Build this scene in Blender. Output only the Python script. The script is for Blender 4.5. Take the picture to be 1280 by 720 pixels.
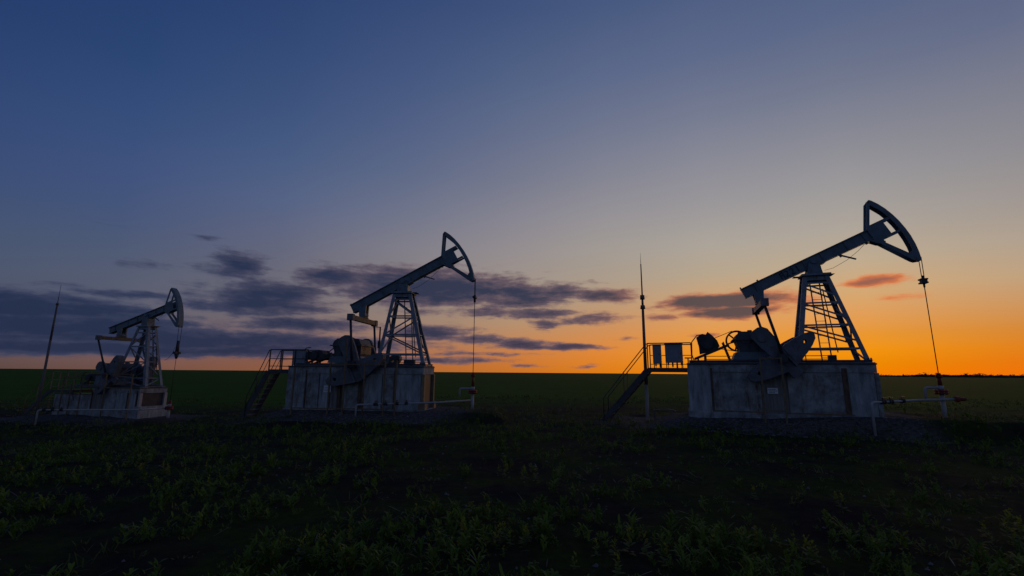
import bpy, math, random
import numpy as np
from math import sin, cos, radians, pi, atan2, hypot
from mathutils import Vector, Matrix
random.seed(7)
rng = np.random.default_rng(11)
scene = bpy.context.scene
for o in list(bpy.data.objects):
    bpy.data.objects.remove(o)

# ------------------------------------------------------------------ camera
CAM_H = 2.10
PITCH, ROLL = 0.18348, 0.00788
cd = bpy.data.cameras.new('camera')
cd.sensor_width = 36.0
cd.lens = 568.6 * 36 / 1280
cd.clip_start = 0.05
cd.clip_end = 9000
cam = bpy.data.objects.new('camera', cd)
scene.collection.objects.link(cam)
cam.matrix_world = (Matrix.Translation((0, 0, CAM_H)) @ Matrix.Rotation(pi / 2 + PITCH, 4, 'X') @ Matrix.Rotation(ROLL, 4, 'Z'))
scene.camera = cam

scene.view_settings.view_transform = 'Standard'
scene.view_settings.look = 'None'
scene.view_settings.exposure = 0.0
scene.view_settings.gamma = 1.0

# ------------------------------------------------------------------ sky
def lin(c):
    return tuple(((v / 255) / 12.92 if v / 255 <= 0.04045 else ((v / 255 + 0.055) / 1.055) ** 2.4) for v in c)

world = bpy.data.worlds.new('World')
scene.world = world
world.use_nodes = True
NT = world.node_tree
for n in list(NT.nodes):
    NT.nodes.remove(n)
def N(t, **kw):
    n = NT.nodes.new(t)
    for k, v in kw.items():
        setattr(n, k, v)
    return n
def plug(sock, v):
    if isinstance(v, bpy.types.NodeSocket):
        NT.links.new(v, sock)
    else:
        sock.default_value = v
def M_(op, a, b=None, c=None, clamp=False):
    n = N('ShaderNodeMath', operation=op)
    n.use_clamp = clamp
    plug(n.inputs[0], a)
    if b is not None: plug(n.inputs[1], b)
    if c is not None: plug(n.inputs[2], c)
    return n.outputs[0]
def VM(op, a, b=None):
    n = N('ShaderNodeVectorMath', operation=op)
    plug(n.inputs[0], a)
    if b is not None: plug(n.inputs[1], b)
    return n.outputs['Value'] if op in ('LENGTH', 'DOT_PRODUCT') else n.outputs[0]
def MR(v, a, b, c=0.0, d=1.0, smooth=True):
    n = N('ShaderNodeMapRange')
    n.interpolation_type = 'SMOOTHSTEP' if smooth else 'LINEAR'
    plug(n.inputs['Value'], v)
    for k, x in zip(('From Min', 'From Max', 'To Min', 'To Max'), (a, b, c, d)):
        n.inputs[k].default_value = x
    return n.outputs[0]
def MIX(f, a, b, blend='MIX'):
    n = N('ShaderNodeMix', data_type='RGBA', blend_type=blend)
    plug(n.inputs[0], f)
    plug(n.inputs[6], a if isinstance(a, bpy.types.NodeSocket) else (*a, 1))
    plug(n.inputs[7], b if isinstance(b, bpy.types.NodeSocket) else (*b, 1))
    return n.outputs[2]
def RAMP(v, stops, top=60.0):
    n = N('ShaderNodeValToRGB')
    cr = n.color_ramp
    cr.interpolation = 'LINEAR'
    while len(cr.elements) < len(stops):
        cr.elements.new(0.5)
    for e, (p, c) in zip(cr.elements, stops):
        e.position = min(1, p / top)
        e.color = (*lin(c), 1)
    plug(n.inputs[0], M_('DIVIDE', v, top))
    return n.outputs[0]

tc = N('ShaderNodeTexCoord')
dirv = VM('NORMALIZE', tc.outputs['Generated'])
sep = N('ShaderNodeSeparateXYZ')
NT.links.new(dirv, sep.inputs[0])
az = M_('MULTIPLY', M_('ARCTAN2', sep.outputs[0], sep.outputs[1]), 180 / pi)
el = M_('MULTIPLY', M_('ARCSINE', sep.outputs[2]), 180 / pi)
elc = M_('MAXIMUM', el, 0.0)

# dusk gradient: colour against elevation, for five compass directions
SKY = [   # (azimuth in degrees, colours from the horizon upward at the elevations ELS)
    (-56, [(78, 66, 65), (83, 72, 76), (83, 76, 86), (76, 78, 95), (72, 81, 103), (69, 83, 109), (65, 82, 114), (57, 77, 117), (51, 72, 117), (44, 67, 113), (36, 60, 107), (31, 55, 103), (27, 49, 98), (20, 41, 87)]),
    (-42, [(107, 78, 70), (112, 86, 86), (103, 87, 94), (94, 88, 103), (88, 91, 109), (85, 92, 113), (78, 90, 117), (70, 86, 123), (64, 83, 126), (54, 78, 123), (45, 71, 117), (39, 64, 111), (34, 57, 104), (25, 45, 91)]),
    (-28, [(138, 88, 62), (135, 91, 76), (130, 96, 90), (123, 102, 102), (116, 106, 111), (110, 107, 117), (103, 104, 121), (96, 102, 127), (85, 99, 133), (72, 92, 131), (62, 84, 126), (52, 75, 120), (43, 66, 112), (28, 48, 95)]),
    (-14, [(169, 100, 51), (167, 106, 68), (163, 112, 84), (157, 119, 99), (149, 126, 113), (140, 127, 123), (134, 126, 129), (127, 125, 136), (112, 117, 138), (94, 106, 136), (82, 97, 134), (68, 87, 128), (54, 75, 119), (32, 52, 98)]),
    (0, [(201, 114, 37), (202, 120, 54), (199, 126, 71), (191, 134, 90), (180, 143, 111), (168, 146, 126), (158, 145, 136), (149, 142, 144), (136, 134, 145), (117, 121, 141), (101, 111, 139), (82, 99, 134), (64, 83, 124), (36, 56, 102)]),
    (12, [(222, 124, 21), (226, 131, 36), (225, 136, 54), (216, 141, 74), (202, 146, 98), (186, 153, 121), (171, 155, 138), (162, 154, 147), (150, 146, 150), (132, 133, 147), (113, 120, 143), (92, 105, 138), (71, 89, 128), (40, 60, 105)]),
    (24, [(235, 131, 6), (238, 142, 15), (238, 148, 33), (233, 152, 60), (222, 158, 93), (205, 162, 115), (183, 165, 141), (172, 164, 154), (156, 152, 154), (139, 139, 151), (118, 124, 145), (95, 107, 139), (74, 91, 129), (43, 63, 107)]),
    (38, [(243, 127, 0), (238, 138, 2), (243, 149, 16), (234, 151, 48), (226, 158, 87), (211, 169, 118), (191, 171, 144), (173, 164, 154), (156, 153, 154), (136, 137, 148), (113, 120, 142), (90, 103, 136), (73, 89, 128), (46, 65, 109)]),
    (51, [(242, 109, 8), (231, 114, 18), (221, 125, 32), (210, 134, 58), (201, 148, 96), (189, 161, 130), (174, 159, 144), (157, 149, 146), (142, 140, 146), (124, 126, 142), (100, 109, 137), (83, 96, 132), (70, 85, 126), (49, 66, 109)]),
]
ELS = [0, 1.2, 2.5, 4, 6, 8.5, 11.5, 15, 19, 24, 29, 35, 42, 60]
B_ = RAMP(elc, [(0, (80, 88, 104)), (6, (92, 100, 120)), (14, (90, 102, 128)), (30, (76, 90, 124)), (60, (44, 62, 104))])
col = None
for i_, (a_, cs_) in enumerate(SKY):
    rp = RAMP(elc, list(zip(ELS, cs_)))
    col = rp if col is None else MIX(MR(az, SKY[i_ - 1][0], a_, smooth=False), col, rp)
# the side of the sky behind the camera is already in the earth's shadow
back = MR(sep.outputs[1], -0.35, 0.45, 1.0, 0.0)
back = M_('MAXIMUM', back, 0.0)
side_cut = M_('MULTIPLY', back, MR(M_('ABSOLUTE', az), 56, 100))
col = MIX(side_cut, col, B_)

# clouds: (azimuth, elevation, half width, half height, amount) in degrees
CLOUDS = [
    (-45.8, 5.27, 8.51, 1.12, 1.0), (-44.5, 3.6, 10.42, 1.56, 1.0), (-34.3, 3.05, 13.07, 1.15, 1.0), (-24.6, 5.26, 7.49, 0.91, 0.8),
    (-21.0, 3.1, 9.55, 0.83, 0.9), (-41.6, 1.87, 14.28, 0.59, 1.0), (-28.4, 2.34, 10.04, 0.7, 0.95), (-41.1, 7.05, 5.23, 0.53, 0.6),
    (-34.7, 6.75, 4.81, 0.83, 0.6), (-31.7, 11.17, 3.14, 1.37, 0.75), (-28.5, 7.98, 5.67, 1.77, 0.95), (-24.3, 7.11, 3.37, 0.91, 0.6),
    (-39.7, 10.13, 2.75, 0.47, 0.5), (-34.6, 13.57, 1.77, 0.41, 0.4), (-43.2, 13.8, 2.8, 0.51, 0.25), (-44.5, 7.37, 2.6, 0.43, 0.45),
    (-21.6, 10.76, 4.44, 1.12, 0.9), (-10.1, 10.27, 11.76, 1.98, 1.0), (0.0, 9.5, 7.11, 1.51, 0.9), (5.1, 10.01, 5.06, 1.0, 0.8),
    (11.6, 9.5, 3.92, 0.79, 0.8), (-4.0, 7.64, 11.95, 0.8, 0.55), (4.1, 7.3, 6.03, 0.6, 0.75), (9.6, 6.67, 3.93, 0.59, 0.75),
    (4.1, 6.0, 2.01, 0.8, 0.6), (-9.9, 4.84, 4.87, 0.79, 0.95), (-4.0, 3.95, 3.99, 0.6, 0.75), (1.1, 3.5, 4.0, 0.6, 0.85),
    (6.0, 3.13, 5.92, 0.39, 0.85), (-4.9, 2.16, 9.81, 0.29, 0.55), (-7.8, 1.44, 6.81, 0.39, 0.75), (1.6, 0.84, 2.48, 0.29, 0.55),
    (9.4, 0.8, 1.93, 0.29, 0.55), (14.3, 4.07, 1.51, 0.39, 0.65), (25.3, 8.16, 5.84, 0.82, 1.25), (26.0, 6.94, 4.1, 0.54, 1.25),
    (18.1, 6.59, 2.29, 0.57, 0.6), (23.3, 4.3, 1.53, 0.27, 0.65), (39.2, 9.1, 2.35, 0.47, 0.95), (40.3, 7.41, 1.79, 0.38, 0.5),
    (10.2, 11.22, 2.99, 0.5, 0.35), (-23.5, 12.46, 3.48, 0.37, 0.35)]
aev = N('ShaderNodeCombineXYZ')
NT.links.new(az, aev.inputs[0]); NT.links.new(el, aev.inputs[1])
warp = N('ShaderNodeTexNoise')
warp.inputs['Scale'].default_value = 1.0
warp.inputs['Detail'].default_value = 3
NT.links.new(VM('MULTIPLY', aev.outputs[0], (0.16, 0.45, 1)), warp.inputs['Vector'])
wv = VM('MULTIPLY', VM('SUBTRACT', warp.outputs['Color'], (0.5, 0.5, 0.5)), (4.0, 1.1, 0))
pos = VM('ADD', aev.outputs[0], wv)
mask = None
for (a0, e0, ra, re_, amp) in CLOUDS:
    v = VM('MULTIPLY', VM('SUBTRACT', pos, (a0, e0, 0)), (0.84 / ra, 0.78 / re_, 0))
    d = VM('DOT_PRODUCT', v, v)
    m = M_('MULTIPLY', M_('EXPONENT', M_('MULTIPLY', d, -0.9)), amp)
    mask = m if mask is None else M_('MAXIMUM', mask, m)
nz = N('ShaderNodeTexNoise')
nz.inputs['Scale'].default_value = 1.0
nz.inputs['Detail'].default_value = 9
nz.inputs['Roughness'].default_value = 0.62
NT.links.new(VM('MULTIPLY', VM('ADD', aev.outputs[0], VM('MULTIPLY', wv, (0.6, 0.6, 0))), (0.17, 0.92, 1)), nz.inputs['Vector'])
nb = N('ShaderNodeTexNoise')
nb.inputs['Scale'].default_value = 1.0
nb.inputs['Detail'].default_value = 6
nb.inputs['Roughness'].default_value = 0.6
NT.links.new(VM('MULTIPLY', aev.outputs[0], (0.55, 1.25, 1)), nb.inputs['Vector'])
mask = M_('ADD', mask, M_('MULTIPLY', M_('SUBTRACT', nb.outputs['Fac'], 0.5), M_('MULTIPLY', MR(mask, 0.05, 0.3), 0.6)))
dens = M_('ADD', mask, M_('MULTIPLY', M_('SUBTRACT', nz.outputs['Fac'], 0.5), 1.1))
alpha = MR(dens, 0.22, 0.62)
alpha = M_('MULTIPLY', alpha, MR(mask, 0.03, 0.25))
thick = MR(dens, 0.36, 0.95)
core = MIX(MR(az, -40, -2), lin((34, 46, 74)), lin((40, 49, 76)))
core = MIX(MR(az, 2, 26), core, lin((84, 72, 76)))
core = MIX(MR(az, 30, 38), core, lin((150, 92, 78)))
edge = MIX(MR(az, -40, 0), lin((62, 68, 94)), lin((112, 92, 100)))
edge = MIX(MR(az, 6, 30), edge, lin((206, 122, 82)))
edge = MIX(MR(az, 30, 38), edge, lin((226, 122, 66)))
ccol = MIX(thick, edge, core)
col = MIX(M_('MULTIPLY', alpha, 0.95), col, ccol)
# below the horizon the world is only ever seen past the edge of the ground sheet
bg = N('ShaderNodeBackground')
NT.links.new(col, bg.inputs['Color'])
bg.inputs['Strength'].default_value = 1.0
wo = N('ShaderNodeOutputWorld')
NT.links.new(bg.outputs[0], wo.inputs['Surface'])
world.cycles.sampling_method = 'MANUAL'
world.cycles.sample_map_resolution = 512

# afterglow of the sun that has just gone down behind the right-hand pump
sl = bpy.data.lights.new('sun', 'SUN')
sl.energy = 0.15
sl.angle = radians(14)
sl.color = (1.0, 0.55, 0.22)
so = bpy.data.objects.new('sun', sl)
scene.collection.objects.link(so)
so.rotation_euler = (radians(-(90 - 3)), 0, radians(-38))   # low, far behind the pumps

# ------------------------------------------------------------------ materials
def mat(name, base, rough=0.7, metal=0.0, var=0.25, vscale=3.0, stain=None, stain_amt=0.0, stretch=(1, 1, 1), bump=0.15, bscale=20.0, spec=0.3, alpha_tint=False):
    m = bpy.data.materials.new(name)
    m.use_nodes = True
    t = m.node_tree
    b = t.nodes['Principled BSDF']
    b.inputs['Roughness'].default_value = rough
    b.inputs['Metallic'].default_value = metal
    b.inputs['Specular IOR Level'].default_value = spec
    co = t.nodes.new('ShaderNodeTexCoord')
    mp = t.nodes.new('ShaderNodeMapping')
    mp.inputs['Scale'].default_value = stretch
    mp.inputs['Location'].default_value = (len(name) * 1.7, 2.3, len(name) * 0.9)
    t.links.new(co.outputs['Object'], mp.inputs[0])
    n1 = t.nodes.new('ShaderNodeTexNoise')
    n1.inputs['Scale'].default_value = vscale
    n1.inputs['Detail'].default_value = 8
    n1.inputs['Roughness'].default_value = 0.65
    t.links.new(mp.outputs[0], n1.inputs['Vector'])
    r1 = t.nodes.new('ShaderNodeValToRGB')
    r1.color_ramp.elements[0].position = 0.3
    r1.color_ramp.elements[1].position = 0.7
    r1.color_ramp.elements[0].color = (*[c * (1 - var) for c in base], 1)
    r1.color_ramp.elements[1].color = (*[min(1, c * (1 + var)) for c in base], 1)
    t.links.new(n1.outputs['Fac'], r1.inputs[0])
    out = r1.outputs[0]
    if stain:
        n2 = t.nodes.new('ShaderNodeTexNoise')
        n2.inputs['Scale'].default_value = vscale * 1.7
        n2.inputs['Detail'].default_value = 10
        n2.inputs['Roughness'].default_value = 0.7
        mp2 = t.nodes.new('ShaderNodeMapping')
        mp2.inputs['Location'].default_value = (3.1, 7.7, 1.3)
        mp2.inputs['Scale'].default_value = (stretch[0] * 1.3, stretch[1] * 1.3, stretch[2] * 0.35)
        t.links.new(co.outputs['Object'], mp2.inputs[0])
        t.links.new(mp2.outputs[0], n2.inputs['Vector'])
        r2 = t.nodes.new('ShaderNodeMapRange')
        r2.inputs['From Min'].default_value = 0.62 - 0.25 * stain_amt
        r2.inputs['From Max'].default_value = 0.78 - 0.2 * stain_amt
        t.links.new(n2.outputs['Fac'], r2.inputs['Value'])
        mx = t.nodes.new('ShaderNodeMix')
        mx.data_type = 'RGBA'
        t.links.new(r2.outputs[0], mx.inputs[0])
        t.links.new(out, mx.inputs[6])
        mx.inputs[7].default_value = (*stain, 1)
        out = mx.outputs[2]
    t.links.new(out, b.inputs['Base Color'])
    if bump:
        n3 = t.nodes.new('ShaderNodeTexNoise')
        n3.inputs['Scale'].default_value = bscale
        n3.inputs['Detail'].default_value = 6
        t.links.new(co.outputs['Object'], n3.inputs['Vector'])
        bp = t.nodes.new('ShaderNodeBump')
        bp.inputs['Strength'].default_value = bump
        bp.inputs['Distance'].default_value = 0.03
        t.links.new(n3.outputs['Fac'], bp.inputs['Height'])
        t.links.new(bp.outputs[0], b.inputs['Normal'])
    return m

RUST = (0.10, 0.045, 0.02)
MT = {
    'steel': mat('blue_grey_paint', (0.085, 0.14, 0.19), 0.5, 0, 0.3, 2.5, RUST, 0.25, spec=0.4),
    'tower': mat('tower_paint', (0.16, 0.21, 0.27), 0.55, 0, 0.3, 4, RUST, 0.3),
    'dark': mat('dark_machinery', (0.035, 0.04, 0.05), 0.6, 0, 0.4, 4, RUST, 0.2),
    'gear': mat('gearbox_paint', (0.05, 0.065, 0.085), 0.55, 0, 0.35, 3, RUST, 0.3),
    'iron': mat('cast_iron', (0.10, 0.115, 0.15), 0.6, 0, 0.35, 3, RUST, 0.25),
    'cable': mat('wire_rope', (0.03, 0.03, 0.032), 0.5, 0.4, 0.2, 10, bump=0),
    'concrete': mat('weathered_concrete', (0.215, 0.24, 0.26), 0.9, 0, 0.6, 2.2, (0.09, 0.07, 0.055), 0.45, (1.0, 1.0, 0.95), 0.5, 14),
    'concrete2': mat('pale_concrete', (0.25, 0.285, 0.315), 0.9, 0, 0.5, 2.4, (0.10, 0.085, 0.07), 0.3, (2.2, 2.2, 0.5), 0.5, 14),
    'concrete3': mat('stained_concrete', (0.165, 0.175, 0.185), 0.9, 0, 0.35, 2.2, (0.10, 0.06, 0.04), 0.6, (2.5, 2.5, 0.4), 0.5, 14),
    'rust': mat('rusty_steel', (0.10, 0.070, 0.052), 0.85, 0, 0.45, 5, (0.05, 0.03, 0.022), 0.5),
    'tan': mat('faded_ochre_paint', (0.20, 0.155, 0.10), 0.7, 0, 0.3, 5, RUST, 0.3),
    'tan2': mat('dirty_ochre_paint', (0.15, 0.115, 0.075), 0.75, 0, 0.35, 5, (0.06, 0.04, 0.03), 0.4),
    'white': mat('white_pipe_paint', (0.30, 0.31, 0.33), 0.5, 0, 0.15, 6, RUST, 0.1),
    'red': mat('red_valve_paint', (0.17, 0.022, 0.018), 0.5, 0, 0.3, 6, (0.08, 0.02, 0.02), 0.2),
    'cab': mat('grey_cabinet_paint', (0.17, 0.21, 0.27), 0.45, 0, 0.15, 3, RUST, 0.08),
    'sign': mat('white_sign_enamel', (0.60, 0.66, 0.74), 0.5, 0, 0.1, 5, bump=0),
    'ink': mat('sign_lettering', (0.015, 0.02, 0.03), 0.6, bump=0),
    'mast': mat('mast_steel', (0.11, 0.10, 0.10), 0.6, 0, 0.25, 3, RUST, 0.3),
    'mastwhite': mat('mast_white_paint', (0.30, 0.30, 0.31), 0.6, 0, 0.25, 3, RUST, 0.2),
    'tread': mat('stair_steel', (0.05, 0.055, 0.065), 0.7, 0, 0.3, 4, RUST, 0.3),
}

# ------------------------------------------------------------------ mesh helpers
class MB:
    """collects shapes in local coordinates, built as one mesh"""
    def __init__(self, s=1.0):
        self.v = []; self.f = []; self.sm = []; self.s = s
    def add(self, vs, fs, smooth=False):
        o = len(self.v)
        self.v += [tuple(Vector(p) * self.s) for p in vs]
        for f in fs:
            self.f.append(tuple(i + o for i in f)); self.sm.append(smooth)
        return self
    def box(self, lo, hi):
        x0, y0, z0 = lo; x1, y1, z1 = hi
        vs = [(x0, y0, z0), (x1, y0, z0), (x1, y1, z0), (x0, y1, z0), (x0, y0, z1), (x1, y0, z1), (x1, y1, z1), (x0, y1, z1)]
        return self.add(vs, [(0, 3, 2, 1), (4, 5, 6, 7), (0, 1, 5, 4), (1, 2, 6, 5), (2, 3, 7, 6), (3, 0, 4, 7)])
    def bar(self, p0, p1, w, h=None, side=(0, 1, 0)):
        """rectangular bar; w across `side`, h in the other direction"""
        h = w if h is None else h
        p0 = Vector(p0); p1 = Vector(p1); d = (p1 - p0).normalized(); sd = Vector(side)
        if abs(d.dot(sd.normalized())) > 0.98: sd = Vector((1, 0, 0)) if abs(d.x) < 0.9 else Vector((0, 0, 1))
        u = (sd - d * sd.dot(d)).normalized(); n = d.cross(u)
        vs = []
        for p in (p0, p1):
            for a, b in ((-1, -1), (1, -1), (1, 1), (-1, 1)):
                vs.append(p + u * a * w / 2 + n * b * h / 2)
        return self.add(vs, [(3, 2, 1, 0), (4, 5, 6, 7), (0, 1, 5, 4), (1, 2, 6, 5), (2, 3, 7, 6), (3, 0, 4, 7)])
    def angle(self, p0, p1, w, t, side=(0, 1, 0), flip=1):
        """angle-iron profile"""
        p0 = Vector(p0); p1 = Vector(p1); d = (p1 - p0).normalized(); sd = Vector(side)
        u = (sd - d * sd.dot(d)).normalized(); n = d.cross(u) * flip
        self.bar(p0 + n * (-w / 2), p1 + n * (-w / 2), w, t, u)
        self.bar(p0 + u * (-w / 2 + t / 2), p1 + u * (-w / 2 + t / 2), t, w, u)
        return self
    def cyl(self, p0, p1, r, seg=12, r2=None):
        p0 = Vector(p0); p1 = Vector(p1); d = (p1 - p0).normalized(); r2 = r if r2 is None else r2
        a = Vector((0, 0, 1)) if abs(d.z) < 0.9 else Vector((1, 0, 0))
        u = d.cross(a).normalized(); n = d.cross(u)
        vs = [p0 + (u * cos(2 * pi * k / seg) + n * sin(2 * pi * k / seg)) * r for k in range(seg)]
        vs += [p1 + (u * cos(2 * pi * k / seg) + n * sin(2 * pi * k / seg)) * r2 for k in range(seg)]
        o = len(self.v)
        self.add(vs, [(k, (k + 1) % seg, seg + (k + 1) % seg, seg + k) for k in range(seg)], True)
        for f in (tuple(range(seg))[::-1], tuple(range(seg, 2 * seg))):
            self.f.append(tuple(i + o for i in f)); self.sm.append(False)
        return self
    def tube(self, path, r, seg=8):
        P = [Vector(p) for p in path]; rings = []
        for i, p in enumerate(P):
            d = ((P[min(i + 1, len(P) - 1)] - p).normalized() + (p - P[max(i - 1, 0)]).normalized()).normalized() if 0 < i < len(P) - 1 else (P[1] - P[0] if i == 0 else P[-1] - P[-2]).normalized()
            a = Vector((0.13, 0.97, 0.2)) if abs(d.y) < 0.8 else Vector((1, 0, 0.1))
            u = d.cross(a).normalized(); n = d.cross(u)
            rings.append([p + (u * cos(2 * pi * k / seg) + n * sin(2 * pi * k / seg)) * r for k in range(seg)])
        vs = [q for ring in rings for q in ring]; fs = []
        for i in range(len(P) - 1):
            for k in range(seg):
                fs.append((i * seg + k, i * seg + (k + 1) % seg, (i + 1) * seg + (k + 1) % seg, (i + 1) * seg + k))
        o = len(self.v)
        self.add(vs, fs, True)
        n = len(vs)
        self.f.append(tuple(o + k for k in range(seg))[::-1]); self.sm.append(False)
        self.f.append(tuple(o + n - seg + k for k in range(seg))); self.sm.append(False)
        return self
    def prism(self, pts, y0, y1, smooth=False):
        """xz outline extruded along y"""
        n = len(pts)
        vs = [(x, y0, z) for x, z in pts] + [(x, y1, z) for x, z in pts]
        fs = [tuple(range(n)), tuple(range(n, 2 * n))[::-1]] + [((k + 1) % n, k, n + k, n + (k + 1) % n) for k in range(n)]
        return self.add(vs, fs, smooth)
    def strip(self, pts_a, pts_b, y0, y1):
        """band between two xz polylines, extruded along y"""
        n = len(pts_a)
        for i in range(n - 1):
            q = [pts_a[i], pts_a[i + 1], pts_b[i + 1], pts_b[i]]
            vs = [(x, y0, z) for x, z in q] + [(x, y1, z) for x, z in q]
            fs = [(0, 1, 2, 3), (7, 6, 5, 4), (0, 4, 5, 1), (2, 6, 7, 3)]
            if i == 0: fs.append((0, 3, 7, 4))
            if i == n - 2: fs.append((1, 5, 6, 2))
            self.add(vs, fs)
        return self
    def ring(self, c, r0, r1, y0, y1, a0=0.0, a1=2 * pi, seg=32):
        A = [(c[0] + r1 * cos(a0 + (a1 - a0) * k / seg), c[1] + r1 * sin(a0 + (a1 - a0) * k / seg)) for k in range(seg + 1)]
        B = [(c[0] + r0 * cos(a0 + (a1 - a0) * k / seg), c[1] + r0 * sin(a0 + (a1 - a0) * k / seg)) for k in range(seg + 1)]
        return self.strip(A, B, y0, y1)
    def xf(self, M):
        self.v = [tuple(M @ Vector(p)) for p in self.v]
        return self
    def build(self, name, material, parent=None, world_m=None):
        me = bpy.data.meshes.new(name)
        me.from_pydata(self.v, [], self.f)
        me.polygons.foreach_set('use_smooth', self.sm)
        me.materials.append(MT[material] if isinstance(material, str) else material)
        import bmesh
        b = bmesh.new(); b.from_mesh(me); bmesh.ops.recalc_face_normals(b, faces=b.faces); b.to_mesh(me); b.free()
        o = bpy.data.objects.new(name, me)
        scene.collection.objects.link(o)
        if parent: o.parent = parent
        return o

def tag(o, label=None, cat=None, group=None, kind=None):
    if label: o['label'] = label
    if cat: o['category'] = cat
    if group: o['group'] = group
    if kind: o['kind'] = kind
    return o
def empty(name, loc, rz=0.0, label=None, cat=None, group=None):
    o = bpy.data.objects.new(name, None)
    scene.collection.objects.link(o)
    o.location = loc; o.rotation_euler = (0, 0, rz); o.empty_display_size = 0.3
    return tag(o, label, cat, group)

# ------------------------------------------------------------------ ground
YAW_R, YAW_M, YAW_L = radians(-21.64), radians(-5.26), radians(-14.52)
P_R, P_M, P_L = (12.495, 18.417, 2.547), (-5.363, 22.272, 2.340), (-19.119, 23.885, 1.210)
def smooth(a, b, x):
    t = np.clip((x - a) / (b - a), 0, 1)
    return t * t * (3 - 2 * t)
def vnoise(x, y, seed=0):
    """cheap smooth noise"""
    xi = np.floor(x); yi = np.floor(y); fx = x - xi; fy = y - yi
    fx = fx * fx * (3 - 2 * fx); fy = fy * fy * (3 - 2 * fy)
    def h(a, b):
        t = np.sin(a * 127.1 + b * 311.7 + seed * 74.7) * 43758.5453
        return t - np.floor(t)
    return (h(xi, yi) * (1 - fx) + h(xi + 1, yi) * fx) * (1 - fy) + (h(xi, yi + 1) * (1 - fx) + h(xi + 1, yi + 1) * fx) * fy
def rectd(x, y, c, yaw, x0, x1, hw):
    """distance outside a rotated rectangle, and local x"""
    dx = x - c[0]; dy = y - c[1]
    lx = dx * cos(yaw) + dy * sin(yaw); ly = -dx * sin(yaw) + dy * cos(yaw)
    ox = np.maximum(np.maximum(x0 - lx, lx - x1), 0); oy = np.maximum(np.abs(ly) - hw, 0)
    return np.hypot(ox, oy), lx
def ground_z(x, y):
    x = np.asarray(x, float); y = np.asarray(y, float)
    near = 1 - smooth(45, 90, np.hypot(x, y))
    z = -0.42 * smooth(-9, -17, x) * smooth(6, 16, y) * near
    d, lx = rectd(x, y, P_R, YAW_R, -5.7, 11.0, 1.2)
    z = z + (0.36 + 0.28 * smooth(-4.5, 2.0, lx)) * (1 - smooth(0.0, 1.35, d + 0.35 * (vnoise(x * 1.3, y * 1.3, 3) - 0.5))) * smooth(-8.2, -5.0, lx)
    d, lx = rectd(x, y, P_M, YAW_M, -5.2, 4.6, 1.25)
    z = z + 0.36 * (1 - smooth(0.0, 1.1, d + 0.3 * (vnoise(x * 1.3, y * 1.3, 5) - 0.5)))
    d, lx = rectd(x, y, P_L, YAW_L, -5.0, 2.0, 1.1)
    z = z + 0.18 * (1 - smooth(0.0, 1.6, d))
    nr = 1 - smooth(60, 200, np.hypot(x, y))
    z = z + nr * (0.10 * (vnoise(x * 0.35, y * 0.35, 1) - 0.5) + 0.07 * (vnoise(x * 1.4, y * 1.4, 2) - 0.5) + 0.035 * (vnoise(x * 4.3, y * 4.3, 4) - 0.5))
    return z
def gz(x, y):
    return float(ground_z(x, y))

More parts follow.
